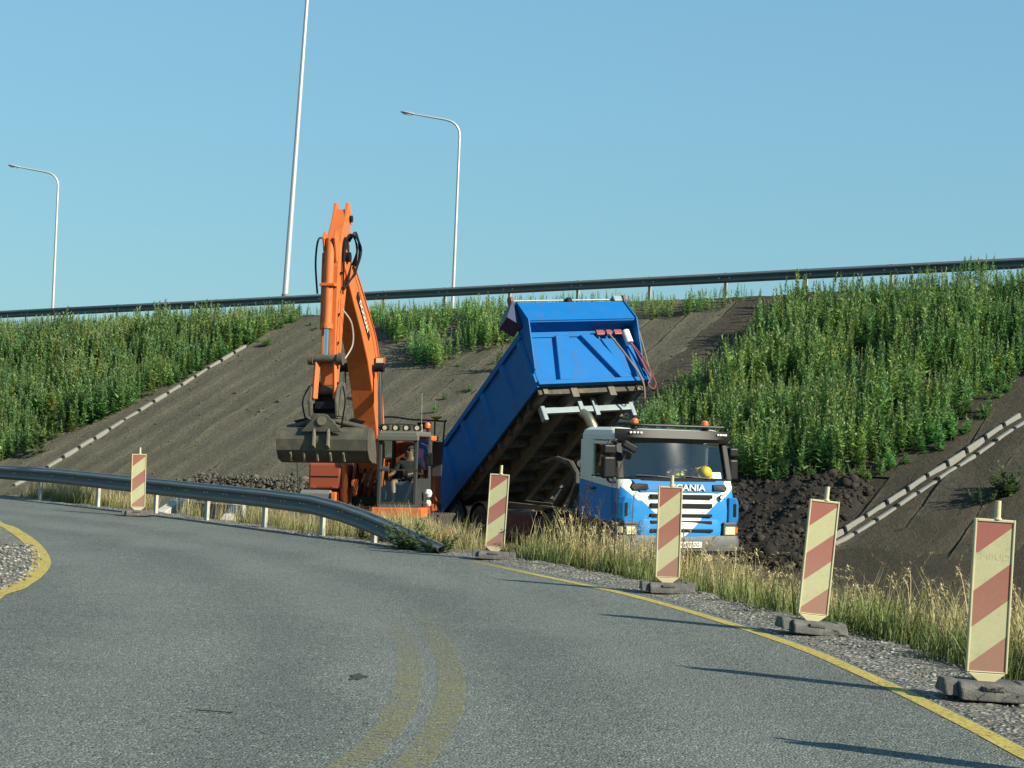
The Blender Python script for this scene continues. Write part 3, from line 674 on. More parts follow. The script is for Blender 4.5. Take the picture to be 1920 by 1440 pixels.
# far side guardrail posts showing under the near one: second rail across the carriageway
ur2 = empty('guardrail', tuple(from_su(0, -11)) + (float(crest(0)) - .35,)); tag(ur2, 'second steel guardrail across the upper carriageway, seen through the first', 'guardrail')
Pu = []
for s in np.arange(-52, 30, 2.0):
    x, y = from_su(s, -11); Pu.append((x, y, float(crest(s)) + .25))
beam(Pu, fcu, 'rail_beam', M_GALV, ur2, 4)
for s in np.arange(-52, 30, 4.0):
    x, y = from_su(s, -11.06); post(ur2, x, y, float(crest(s)) - .9, float(crest(s)) + .36, M_GALVP, fcu, .1, .07)

# ---- street lamps
M_POLE = pm('lamp_pole', (.62, .64, .62), .45, .5, var=.1, scale=2); M_LAMPH = pm('lamp_head', (.5, .52, .52), .4, .4)
M_LENS = pm('lamp_lens', (.75, .75, .7), .2)
def street_lamp(base, top, reach, rb, rt, label, group, adir=(-1, .0), dark_base=0):
    root = empty('street_lamp', base); tag(root, label, 'street lamp', group); T = Vector(top) - Vector(base); h = T.length; ax = T.normalized()
    bend = .75; ad = Vector((adir[0], adir[1], 0)).normalized(); pts = []; rs = []
    for t in np.linspace(0, 1, 12): pts.append(ax * (h - bend) * t); rs.append(rb + (rt - rb) * t * .9)
    c0 = ax * (h - bend)
    for a in np.linspace(10, 80, 8): a = R(a); pts.append(c0 + ax * bend * math.sin(a) + ad * bend * (1 - math.cos(a))); rs.append(rt)
    pts.append(c0 + ax * (bend + .02) + ad * bend); rs.append(rt)
    for t in np.linspace(.15, 1, 5): pts.append(c0 + ax * (bend + .02 + .22 * t) + ad * (bend + (reach - bend) * t)); rs.append(rt * (1 - .25 * t))
    MB().tube(pts, rs, 14).build('pole', M_POLE, root, smooth=True)
    e = pts[-1]; d = (pts[-1] - pts[-2]).normalized()
    sec = []
    for t, w, hh in ((0, .05, .04), (.1, .13, .06), (.45, .17, .075), (.62, .12, .05), (.68, .03, .02)):
        c = e + d * (t - .05); sd = d.cross(Vector((0, 0, 1))).normalized(); u_ = sd.cross(d)
        sec.append([tuple(c + sd * w * math.cos(a) + u_ * hh * math.sin(a)) for a in np.linspace(0, 6.283, 13)[:-1]])
    hd = MB().loft(sec).build('lamp_head', M_LAMPH, root, smooth=True)
    c = e + d * .3 - Vector((0, 0, .075)); MB().bar(c - d * .2, c + d * .2, .2, .02).build('lens', M_LENS, hd)
    if dark_base:
        MB().cyl((0, 0, -.3), ax * dark_base, rb * 1.16, rb * 1.1, 14).build('base_sleeve', pm('pole_base', (.2, .21, .2), .7, .2), root, smooth=True)
    MB().cyl((0, 0, -.3), (0, 0, .04), rb * 2.2, n=10).build('base_plate', pm('lamp_foot', (.3, .3, .29), .7, .2), root)
    return root
def lamp_by_px(xt, yt, xb, yb, Y, foot_s, **kw):
    tp = at(xt, yt, Y); bt = at(xb, yb, Y); d = (tp - bt) / (tp[2] - bt[2]); zb = float(zt(bt[0], bt[1], False)); base = bt + d * (zb - bt[2]); return street_lamp(tuple(base), tuple(tp), **kw)
lamp_by_px(863, 226, 850, 540, 84, 0, reach=2.35, rb=.10, rt=.055, label='street lamp with left-bent arm rising behind the guardrail above the tipper', group=None)
lamp_by_px(110, 324, 99, 575, 96, 0, reach=2.25, rb=.10, rt=.055, label='street lamp with bent arm standing alone above the weedy slope with yellow flowers', group=None)
Ym = 62.5; mb_ = at(532, 584, Ym); mt_ = at(581, -70, Ym); zb = float(zt(mb_[0], mb_[1], False))
street_lamp((mb_[0], mb_[1], min(zb, mb_[2])), tuple(mt_), 2.4, .115, .06, 'tall thick pale lamp pole in front of the crest guardrail beside the digger arm', None, dark_base=.9)

# ================================================================== striped boards
def stripe_mat():
    m, n, l, b = nodes_of('striped_sheeting'); tc = n.new('ShaderNodeTexCoord'); sp = n.new('ShaderNodeSeparateXYZ'); l.new(tc.outputs['Object'], sp.inputs[0])
    dep = math_n(n, l, 'SUBTRACT', 1.17, sp.outputs[2]); v = math_n(n, l, 'MULTIPLY_ADD', math_n(n, l, 'ADD', sp.outputs[0], .115), .857, dep)
    fr = math_n(n, l, 'FRACT', math_n(n, l, 'DIVIDE', math_n(n, l, 'ADD', v, .018), .487))
    red = math_n(n, l, 'LESS_THAN', fr, .5)
    f1 = noise_tex(n, l, 5, 5, .7, tc.outputs['Object']); f2 = noise_tex(n, l, 60, 3, .6, tc.outputs['Object'])
    rc = mixc(n, l, ramp(n, l, sp.outputs[2], .15, 1.1), (.25, .135, .098), (.245, .085, .066)); cc = mixc(n, l, f1, (.315, .305, .17), (.385, .375, .22))
    c = mixc(n, l, red, cc, rc); c = mixc(n, l, 1.0, c, mixc(n, l, f2, (.86, .86, .86), (1.14, 1.14, 1.14)), 'MULTIPLY')
    gm = noise_tex(n, l, 9, 6, .75, n.new('ShaderNodeNewGeometry').outputs['Position']); c = mixc(n, l, math_n(n, l, 'MULTIPLY', ramp(n, l, gm, .52, .75), .45), c, (.16, .14, .09)); c = mixc(n, l, math_n(n, l, 'MULTIPLY', ramp(n, l, f1, .6, .8), .5), c, (.24, .21, .13))
    l.new(c, b.inputs['Base Color']); b.inputs['Roughness'].default_value = .45; b.inputs['Specular IOR Level'].default_value = .4; return m
M_STR = stripe_mat(); M_CREAM = pm('cream_plastic', (.56, .51, .30), .5, var=.15, scale=9, dirt=.12, dcol=(.35, .28, .15)); M_RUB = pm('recycled_rubber', (.095, .092, .085), .85, var=.35, scale=14, dirt=.35, dcol=(.24, .22, .18), bmp=.8, bscale=60)
M_GHOST = pm('ghost_lettering', (.48, .46, .255), .55, var=.3, scale=30)
def board_proto():
    t = empty('traffic_board')
    MB().b2(-.115, .115, -.012, .012, .17, 1.17).build('panel', M_STR, t)
    mb = MB(); fw = .014; mb.b2(-.13, -.115, -.02, .02, .16, 1.19); mb.b2(.115, .13, -.02, .02, .16, 1.19); mb.b2(-.115, .115, -.0195, .0195, 1.17, 1.1895)
    mb.b2(-.115, .115, -.0195, .0195, .1605, .17); mb.build('frame', M_CREAM, t, bevel=.006)
    MB().prism([(-.125, .159), (.125, .159), (.035, .085), (.032, .02), (-.032, .02), (-.035, .085)], 'y', -.017, .017).build('foot_bracket', M_CREAM, t, bevel=.006)
    pin = MB().cyl((.015, 0, 1.19), (.015, 0, 1.315), .021, .0195, 12).build('pin', M_CREAM, t, smooth=True)
    MB().cyl((.015, 0, 1.1895), (.015, 0, 1.2), .03, .026, 12).build('collar', M_CREAM, pin, smooth=True)
    base = MB(); pr = [(-.21, -.005), (-.2, .05), (-.13, .105), (.13, .105), (.2, .05), (.21, -.005)]
    base.prism(pr, 'x', -.2, .2); bo = base.build('base', M_RUB, t, bevel=.012)
    for sx_ in (-1, 1):
        MB().prism([(-.16, .015), (-.07, .115), (.07, .115), (.16, .015)], 'x', sx_ * .24 - .045, sx_ * .24 + .045).build('end_block', M_RUB, bo, bevel=.012)
    MB().b2(-.07, .07, -.2, -.125, .06, .09).build('grip', M_RUB, bo, bevel=.008)
    return t
def place(o, p, rz, rx=0, ry=0, sc=1):
    o.location = p; o.rotation_euler = (rx, ry, rz); o.scale = (sc, sc, sc * .945); return o
spots = [((1846, 1312), (1865, 972), 'leaning striped board on the gravel with faint lettering, beside the tallest green grass', 0, R(-2.2)),
         ((1520, 1190), (1547, 940), 'striped board tilted in front of the double row of concrete blocks', R(6), R(3.9)),
         ((1250, 1113), (1257, 920), 'striped board covering part of the truck grille', R(2), R(1.0)),
         ((926, 1050), (937, 893), 'striped board in front of the raised tipper chassis', R(-3), R(2.2)),
         ((258, 968), (261, 852), 'striped board standing against the near guardrail beam', R(10), R(-2))]
proto_b = None
for i, (pb_, pt_, lab, rz, ry) in enumerate(spots):
    p = onz(*pb_); tp = at(pt_[0], pt_[1], p[1]); lean = math.atan2(tp[0] - p[0], 1.12)
    if proto_b is None: proto_b = board_proto(); o = proto_b
    else: o = copy_tree(proto_b)
    z = 0.02 if i != 4 else .015
    place(o, (p[0], p[1], z), rz, R(random.uniform(-1, 1)), lean); tag(o, lab, 'traffic board', 'red and cream striped boards along the road edge')
text_mesh('ghost_text', 'EMBUD', .062, M_GHOST, proto_b, Matrix.Translation((-.005, -.0125, .935)) @ Matrix.Rotation(R(90), 4, 'X'), .0004, 0, 1.1)
o = copy_tree(proto_b); [bpy.data.objects.remove(c) for c in list(o.children) if c.name.startswith('ghost')]
place(o, (3.27, 7.9, .02), R(4), 0, R(2)); tag(o, 'striped board just outside the view whose shadow falls across the asphalt', 'traffic board', 'red and cream striped boards along the road edge')

# ================================================================== tipper truck
TY = R(24); TRUCK_O = Vector((3.29, 32.2, -.79))
M_BLUE = pm('truck_blue_paint', (.012, .17, .44), .5, 0, var=.12, scale=3, dirt=.14, dcol=(.2, .18, .13), spec=.12)
M_TIPB = pm('tipper_blue_paint', (.006, .15, .45), .55, 0, var=.16, scale=2.5, dirt=.24, dcol=(.07, .11, .16), spec=.12)
M_BLK = pm('black_plastic', (.011, .012, .013), .45, var=.3, scale=8, spec=.18); M_GREYP = pm('grey_bumper_plastic', (.07, .075, .075), .6, var=.2, scale=6, dirt=.3, dcol=(.16, .14, .1))
M_CHAS = pm('chassis_paint', (.03, .032, .034), .6, var=.3, scale=5, dirt=.45, dcol=(.17, .145, .1)); M_DUST = pm('dusty_steel', (.16, .145, .11), .8, .1, var=.35, scale=5, dirt=.45, dcol=(.24, .21, .14))
M_UNDER = pm('tipper_underside', (.055, .05, .04), .8, 0, var=.4, scale=3, dirt=.45, dcol=(.22, .19, .125)); M_PALE = pm('pale_blue_bar', (.24, .31, .33), .5, .1, var=.25, scale=6, dirt=.2)
M_TYRE = pm('tyre_rubber', (.022, .022, .022), .85, var=.3, scale=10, dirt=.5, dcol=(.12, .10, .075)); M_RIM = pm('wheel_rim', (.35, .34, .31), .6, .3, dirt=.4)
M_CHROME = pm('polished_steel', (.75, .76, .76), .15, 1.0, var=.05); M_REDL = pm('red_hose', (.26, .05, .05), .6); M_WHITE = pm('white_paint', (.78, .78, .70), .4, var=.06)
M_AMBER = pm('amber_lens', (.85, .16, .02), .2, var=.2, scale=20, coat=.5); M_LAMP = pm('lamp_glass', (.78, .70, .46), .2, .1, var=.3, scale=22, coat=.6); M_RLAMP = pm('red_lens', (.30, .05, .04), .4, var=.4, scale=20)
M_DARKIN = pm('cab_interior', (.085, .09, .095), .8); M_SEAT = pm('seat_fabric', (.06, .06, .065), .9); M_YHAT = pm('yellow_helmet', (.85, .50, .01), .3, var=.05); M_ORV = pm('hi_vis', (.62, .75, .08), .7)
M_SKIN = pm('skin', (.42, .22, .14), .55, var=.08); M_MIRF = pm('mirror_glass', (.5, .55, .58), .05, 1.0)
def livery():
    m, n, l, b = nodes_of('two_tone_livery'); tc = n.new('ShaderNodeTexCoord'); sp = n.new('ShaderNodeSeparateXYZ'); l.new(tc.outputs['Object'], sp.inputs[0])
    x, y, z = sp.outputs; ay = math_n(n, l, 'ABSOLUTE', y)
    # white V on the front: |y| < (z-.72)*1.06 below z 1.6
    v = math_n(n, l, 'MULTIPLY', math_n(n, l, 'LESS_THAN', ay, math_n(n, l, 'MULTIPLY', math_n(n, l, 'SUBTRACT', z, .72), 1.06)), math_n(n, l, 'LESS_THAN', z, 1.60))
    # swoosh: quarter curve from screen corner down to the V
    s1 = math_n(n, l, 'GREATER_THAN', ay, math_n(n, l, 'MULTIPLY_ADD', math_n(n, l, 'SUBTRACT', z, 1.5), .55, .78))
    s2 = math_n(n, l, 'LESS_THAN', ay, math_n(n, l, 'MULTIPLY_ADD', math_n(n, l, 'SUBTRACT', z, 1.5), 1.15, .90))
    sw = math_n(n, l, 'MULTIPLY', math_n(n, l, 'MULTIPLY', s1, s2), math_n(n, l, 'GREATER_THAN', z, 1.45))
    fr = math_n(n, l, 'GREATER_THAN', x, -.33)
    front = math_n(n, l, 'MULTIPLY', math_n(n, l, 'MAXIMUM', v, sw), fr)
    # side: white above the belt line that dips forward
    belt = math_n(n, l, 'GREATER_THAN', z, math_n(n, l, 'MULTIPLY_ADD', x, -.10, 1.64))
    side = math_n(n, l, 'MULTIPLY', belt, math_n(n, l, 'LESS_THAN', x, -.2))
    wm = math_n(n, l, 'MAXIMUM', front, side)
    f = noise_tex(n, l, 4, 5, .6, tc.outputs['Object'])
    c = mixc(n, l, wm, mixc(n, l, f, (.018, .165, .40), (.022, .19, .46)), mixc(n, l, f, (.52, .53, .46), (.62, .63, .55)))
    d = ramp(n, l, noise_tex(n, l, 3, 6, .7, tc.outputs['Object']), .58, .8); c = mixc(n, l, math_n(n, l, 'MULTIPLY', d, .22), c, (.2, .18, .13))
    l.new(c, b.inputs['Base Color']); b.inputs['Roughness'].default_value = .5; b.inputs['Specular IOR Level'].default_value = .12; return m
M_LIV = livery()
truck = empty('tipper_truck', TRUCK_O, (0, R(-.6), -R(90) + TY)); truck.rotation_euler = (R(.6), R(0), -R(90) + TY); truck.scale = (1.03, 1.065, .985)
tag(truck, 'blue and white tipper truck with its blue dump body raised on the verge', 'truck')
def outline(xf, xr, w, rc, z, n=5, bow=.05):
    pts = []
    for k in range(n + 1):
        a = math.pi / 2 * k / n; pts.append((xf - rc + rc * math.sin(a) , -(w - rc) - rc * math.cos(a), z))
    for yy in np.linspace(-(w - rc), w - rc, 7)[1:-1]: pts.append((xf + bow * (1 - (yy / w) ** 2), yy, z))
    for k in range(n + 1):
        a = math.pi / 2 * k / n; pts.append((xf - rc + rc * math.cos(a), (w - rc) + rc * math.sin(a), z))
    pts += [(xr, w, z), (xr, -w, z)]; return pts
XR = -1.72
MB().loft([outline(-.06, XR, 1.17, .22, .98), outline(-.05, XR, 1.195, .24, 1.25), outline(-.07, XR, 1.2, .25, 1.5), outline(-.11, XR, 1.2, .26, 1.72), outline(-.16, XR, 1.2, .26, 1.84)]).build('cab_body', M_LIV, truck, smooth=True)
mb = MB()   # upper cab shell: roof, rear wall, pillars
mb.loft([outline(-.36, XR, 1.16, .22, 2.585), outline(-.37, XR, 1.16, .22, 2.68), outline(-.42, XR + .02, 1.13, .24, 2.77), outline(-.55, XR + .08, 1.03, .24, 2.83)])
mb.b2(XR, XR + .07, -1.19, 1.19, 1.84, 2.585)
for sy_ in (-1, 1):
    mb.prism([(XR + .07, 1.84), (-1.22, 1.84), (-1.25, 1.95), (-1.27, 2.45), (-1.22, 2.585), (XR + .07, 2.585)], 'y', sy_ * 1.12, sy_ * 1.19)
mb.build('cab_shell', M_LIV, truck, bevel=.01)
for sy_ in (-1, 1):
    MB().bar((-.27, sy_ * 1.10, 1.84), (-.46, sy_ * 1.075, 2.585), .13, .10).build('pillar', M_BLK, truck, bevel=.02)
    d_ = MB(); d_.prism([(-.36, 1.02), (-1.28, 1.08), (-1.28, 1.86), (-.36, 1.86)], 'y', sy_ * 1.201, sy_ * 1.215); 
    d_.b2(-1.285, -1.2, sy_ * 1.14, sy_ * 1.2, 1.86, 2.56); d_.b2(-1.2, -.5, sy_ * 1.14, sy_ * 1.198, 2.5, 2.56)
    dr = d_.build('door', M_LIV, truck, bevel=.008)
    MB().prism([(-.38, 1.88), (-1.2, 1.9), (-1.2, 2.5), (-.55, 2.5)], 'y', sy_ * 1.165, sy_ * 1.17).build('door_window', M_GLASS, dr)
    MB().prism([(-.36, 1.865), (-1.21, 1.865), (-1.21, 1.9), (-.38, 1.9)], 'y', sy_ * 1.172, sy_ * 1.205).build('window_seal', M_BLK, dr)
    MB().b2(-1.2, -1.0, sy_ * 1.22, sy_ * 1.245, 1.62, 1.66).build('door_handle', M_BLK, dr, bevel=.01)
    # mirrors
    mr = MB(); yo = sy_ * (1.40 if sy_ < 0 else 1.27)
    mx_ = -.16 if sy_ < 0 else -.42; mw_ = .25 if sy_ < 0 else .2
    mr.box((mx_, yo, 2.06), (.14, mw_, .42)); mr.build('mirror', M_BLK, truck, bevel=.045, seg=3)
    MB().box((mx_ - .075, yo, 2.06), (.012, mw_ - .05, .36)).build('mirror_face', M_MIRF, bpy.data.objects[[o.name for o in truck.children if o.name.startswith('mirror')][-1]])
    MB().box((mx_, yo, 2.40), (.15, mw_, .19)).build('wide_angle_mirror', M_BLK, truck, bevel=.04, seg=3)
    MB().tube([(-.4, sy_ * 1.12, 2.52), (mx_ - .09, sy_ * 1.2, 2.54), (mx_ - .02, yo, 2.5), (mx_ - .02, yo, 1.86), (mx_ - .1, sy_ * 1.22, 1.78), (-.36, sy_ * 1.16, 1.8)], .02, 8).build('mirror_arm', M_BLK, truck, smooth=True)
MB().box((-.10, -1.02, 2.46), (.10, .30, .14), Matrix.Rotation(R(-28), 3, 'X')).build('kerb_mirror', M_BLK, truck, bevel=.03)
# windscreen
rows = []
for t in np.linspace(0, 1, 5):
    zz = 1.85 + t * .735; xf = -.175 - t * .2; rows.append([(xf + .07 * (1 - (yy / 1.1) ** 2) - .11 * (abs(yy) / 1.1) ** 4, yy, zz) for yy in np.linspace(-1.06, 1.06, 13)])
MB().loft(rows, False, False, False).build('windscreen', M_GLASS, truck, smooth='all', recalc=False)
MB().loft([[(r_[0] + .03, r_[1], z) for r_ in rows[0]] + [(r_[0] - .05, r_[1], z) for r_ in rows[0][::-1]] for z in (1.825, 1.885)]).build('screen_surround', M_BLK, truck)
for yy0, yy1 in ((-.85, -.1), (-.15, .62), ):
    MB().tube([(-.08, yy0 + .75, 1.885), (-.085, yy0 + .4, 1.91), (-.14, yy0, 1.925)], .014, 6).build('wiper', M_BLK, truck)
# sun visor
vz = MB(); vz.loft([[(-.36, yy, 2.60), (-.28 - .09 * (yy / 1.15) ** 4, yy, 2.56), (-.22 - .13 * (yy / 1.15) ** 4, yy, 2.64), (-.26 - .12 * (yy / 1.15) ** 4, yy, 2.80), (-.40, yy, 2.80)] for yy in np.linspace(-1.17, 1.17, 15)])
vz.build('sun_visor', M_BLK, truck, smooth=True)
for sy_ in (-1, 1):
    for k in range(4):
        yy = sy_ * (.72 + k * .065) if sy_ < 0 else .86 + k * .06
        MB().box((-.222 - .1 * (yy / 1.15) ** 4, yy, 2.735), (.02, .04, .035)).build('marker_light', M_WHITE, truck)
    bc = MB().cyl((-.5, sy_ * .72, 2.82), (-.5, sy_ * .72, 2.88), .075, .07, 12).build('beacon_base', M_BLK, truck, smooth=True)
    MB().lathe([(.068, .06), (.072, .12), (.06, .17), (.02, .19)], (-.5, sy_ * .72, 2.82), 'z', 14).build('beacon_lens', M_AMBER, bc, smooth=True)
MB().tube([(-.9, -.95, 2.86), (-.62, -.9, 2.9), (-.42, -.6, 2.885), (-.4, 1.05, 2.885)], .028, 8).build('roof_bar', M_BLK, truck, smooth=True)
# nose panel text and grille
def nose_ring(z, w, pr):
    t = (z - 1.5) / .22; xf = -.07 - .04 * t if z < 1.72 else -.11 - .05 * (z - 1.72) / .12
    return [(xf + .05 * (1 - (yy / 1.2) ** 2) + pr, yy, z) for yy in np.linspace(-w, w, 9)] + [(xf + .05 * (1 - (yy / 1.2) ** 2) - .03, yy, z) for yy in np.linspace(w, -w, 9)]
MB().loft([nose_ring(z, w, .014) for z, w in ((1.605, .80), (1.66, .835), (1.75, .885), (1.825, .93))]).build('nose_panel', M_BLUE, truck, bevel=.008)
text_mesh('lettering', 'SCANIA', .165, M_WHITE, truck, Matrix.Translation((-.025, .14, 1.70)) @ Matrix.Rotation(R(90), 4, 'Z') @ Matrix.Rotation(R(90), 4, 'X'), .012, .004, 1.18)
for i, (zz, hh) in enumerate(((1.535, .075), (1.36, .085), (1.175, .06), (1.04, .07), (.89, .06))):
    wv_ = .62
    g_ = MB().b2(-.075 if zz > .99 else -.03, .025 if zz > .99 else .068, -wv_, wv_, zz - hh / 2, zz + hh / 2); g_.build('grille_slot', M_BLK, truck, bevel=.008)
MB().loft([outline(-.2, -.5, .80, .12, .69, bow=.03), outline(.01, -.5, .86, .14, .76, bow=.03), outline(.02, -.5, .87, .14, .96, bow=.03), outline(-.02, -.5, .86, .14, 1.10, bow=.03)]).build('lower_grille', M_LIV, truck, smooth=True)
em = MB().cyl((-.02, .82, 1.53), (.015, .82, 1.53), .05, n=16).build('emblem', M_BLK, truck, smooth=True); MB().lathe([(.03, .036), (.038, .038), (.038, .034)], (-.02, .82, 1.53), 'x', 16).build('emblem_ring', M_WHITE, em)
for sy_ in (-1, 1):
    fl = MB().loft([[(-.10, sy_ * .66, 1.66), (-.13, sy_ * .95, 1.63), (-.15, sy_ * 1.0, 1.70), (-.16, sy_ * .95, 1.78), (-.12, sy_ * .66, 1.77)], [(-.0, sy_ * .66, 1.66), (-.055, sy_ * .93, 1.64), (-.09, sy_ * .98, 1.70), (-.10, sy_ * .93, 1.77), (-.05, sy_ * .66, 1.76)]]).build('corner_vent', M_BLK, truck, bevel=.01)
    # air deflector bulge with slot
    df = MB().loft([[(-.46, sy_ * 1.2, z0) , (-.10, sy_ * (1.21 + e), z0), (.0, sy_ * (1.12 + e), z0), (-.02, sy_ * .98, z0), (-.3, sy_ * .98, z0)] for z0, e in ((1.02, 0), (1.1, .03), (1.4, .03), (1.52, -.01))]).build('air_deflector', M_BLUE, truck, bevel=.02)
    MB().box((-.012, sy_ * 1.10, 1.28), (.03, .07, .26), Matrix.Rotation(sy_ * R(-18), 3, 'Z')).build('deflector_slot', M_BLK, df, bevel=.012)
    hl = MB().loft([[(-.5, sy_ * 1.22, z0), (-.14, sy_ * 1.225, z0), (-.01, sy_ * 1.12, z0), (.015, sy_ * .87, z0), (-.4, sy_ * .87, z0)] for z0 in (.79, .99)]).build('headlight', M_GREYP, truck, bevel=.02)
    ln_ = MB(); ln_.box((.006, sy_ * 1.0, .88), (.03, .21, .15), Matrix.Rotation(sy_ * R(-6), 3, 'Z')).build('lens', M_LAMP, hl, bevel=.012)
    MB().box((-.075, sy_ * 1.175, .89), (.10, .05, .12), Matrix.Rotation(sy_ * R(-45), 3, 'Z')).build('turn_signal', M_AMBER if sy_ > 0 else M_LAMP, hl, bevel=.01)
    MB().loft([[(-.5, sy_ * 1.22, z0), (-.13, sy_ * 1.23, z0), (.0, sy_ * 1.125, z0), (.02, sy_ * .87, z0), (-.4, sy_ * .87, z0)] for z0 in (.991, 1.045)]).build('headlight_brow', M_GREYP, hl, bevel=.015)
MB().loft([outline(-.03, -.7, 1.18, .12, .45, bow=.02), outline(.03, -.7, 1.23, .13, .50, bow=.02), outline(.045, -.7, 1.235, .13, .70, bow=.02), outline(.01, -.7, 1.22, .13, .79, bow=.02)]).build('bumper', M_GREYP, truck, smooth=True)
lp = MB().b2(.073, .085, -.13, .39, .56, .675).build('number_plate', M_WHITE, truck, bevel=.004)
text_mesh('plate_text', 'FG 7707G', .105, M_BLK, lp, Matrix.Translation((.087, .13, .617)) @ Matrix.Rotation(R(90), 4, 'Z') @ Matrix.Rotation(R(90), 4, 'X'), .001, .0, .95)
# interior
MB().prism([(-.22, 1.845), (-.62, 1.845), (-.7, 1.72), (-.7, 1.3), (-.3, 1.3)], 'y', -1.1, 1.1).build('dashboard', pm('dash_grey', (.07, .072, .07), .7), truck, bevel=.02)
for yy in (-.62, .58):
    st = MB(); st.box((-1.15, yy, 1.42), (.5, .5, .14)); st.box((-1.42, yy, 1.85), (.14, .5, .75), Matrix.Rotation(R(-8), 3, 'Y')); st.box((-1.47, yy, 2.3), (.1, .28, .2)); st.build('seat', M_SEAT, truck, bevel=.04)
sw = []; c0 = Vector((-.72, .58, 1.93))
rot = Matrix.Rotation(R(-40), 3, 'Y'); pts = [c0 + rot @ Vector((0, .22 * math.cos(a), .22 * math.sin(a))) for a in np.linspace(0, 6.283, 20)]
MB().tube(pts, .016, 6, False).bar(pts[0], pts[10], .03, .02).bar(c0, Vector((-.55, .58, 1.75)), .05, .05).build('steering_wheel', M_BLK, truck)
MB().b2(XR + .075, XR + .09, -1.1, 1.1, 1.3, 2.56).build('rear_lining', M_DARKIN, truck)
# chassis
ch = MB()
for yy in (-.4, .4): ch.b2(-8.7, -.5, yy - .04, yy + .04, .72, .99)
for xx in (-8.5, -7.2, -5.8, -4.6, -3.4, -2.2, -1.0): ch.b2(xx - .05, xx + .05, -.36, .36, .76, .95)
ch.build('chassis', M_CHAS, truck)
sf = MB()
for yy in (-.42, .42): sf.b2(-8.8, -2.6, yy - .05, yy + .05, .992, 1.12)
sf.b2(-8.8, -8.6, -.7, .7, .995, 1.10); sf.build('subframe', M_DUST, truck)
def wheel(x, y, sgn):
    t = MB().lathe([(.3, -.15), (.46, -.16), (.52, -.12), (.525, 0), (.52, .12), (.46, .16), (.3, .15)], (0, 0, 0), 'y', 28).build('wheel', M_TYRE, truck, smooth=True); t.location = (x, y, .525)
    rm = MB().lathe([(.05, .02), (.16, .03), (.2, -.02), (.27, -.04), (.3, .1), (.31, .13), (.29, .13)], (0, 0, 0), 'y', 24).build('rim', M_RIM, t, smooth=True); rm.rotation_euler = (0, 0, 0 if sgn > 0 else math.pi)
    hb = MB().lathe([(.13, -.05), (.13, .09), (.09, .12), (.02, .12)], (0, 0, 0), 'y', 16).build('hub', M_RIM, t, smooth=True); hb.rotation_euler = (0, 0, 0 if sgn > 0 else math.pi)
for x in (-1.32, -3.25, -6.55, -7.9):
    for sy_ in (-1, 1): wheel(x, sy_ * 1.04, sy_)
    MB().cyl((x, -.95, .525), (x, .95, .525), .09, n=10).build('axle', M_CHAS, truck, smooth=True)
for x, r_ in ((-1.32, .60), (-3.25, .60), (-6.55, .6), (-7.9, .6)):
    for sy_ in (-1, 1):
        ar = [(x + r_ * math.cos(a), .54 + r_ * math.sin(a)) for a in np.linspace(R(8), R(172), 10)]; ar += [(x + (r_ - .03) * math.cos(a), .54 + (r_ - .03) * math.sin(a)) for a in np.linspace(R(172), R(8), 10)]
        MB().prism(ar, 'y', sy_ * .84, sy_ * 1.2).build('mudguard', M_BLK, truck)
for sy_ in (-1, 1):
    MB().prism([(-1.9, .98), (-1.9, 1.0), (-1.72, 1.06), (-.36, 1.02), (-.34, .55), (-.62, .55), (-.75, 1.0)], 'y', sy_ * 1.02, sy_ * 1.19).build('step_panel', M_BLUE if sy_ > 0 else M_BLK, truck, bevel=.01)
    MB().b2(-2.62, -1.98, sy_ * .55, sy_ * 1.18, .52, 1.08).build('battery_box', M_BLK, truck, bevel=.03)
    MB().b2(-5.7, -3.95, sy_ * .52, sy_ * 1.15, .5, 1.02).build('fuel_tank' if sy_ < 0 else 'air_tank_box', M_CHAS, truck, bevel=.08, seg=3)
    MB().b2(-5.75, -3.9, sy_ * 1.155, sy_ * 1.2, .42, .56).build('side_guard', M_CHAS, truck, bevel=.02)
MB().b2(-2.6, -1.95, -1.15, .3, 1.09, 1.18).build('deck_box', M_CHAS, truck, bevel=.02)
MB().tube([(-2.15, -.72, 1.1), (-2.15, -.72, 2.65), (-2.17, -.74, 2.85), (-2.28, -.8, 3.05), (-2.4, -.86, 3.12)], [.1, .1, .1, .095, .09], 16).build('exhaust_pipe', pm('exhaust_steel', (.42, .36, .25), .35, .9, var=.3, scale=5, dirt=.2), truck, smooth=True)
MB().b2(-2.35, -1.9, .1, .8, 1.1, 2.3).build('air_filter', M_CHAS, truck, bevel=.05)
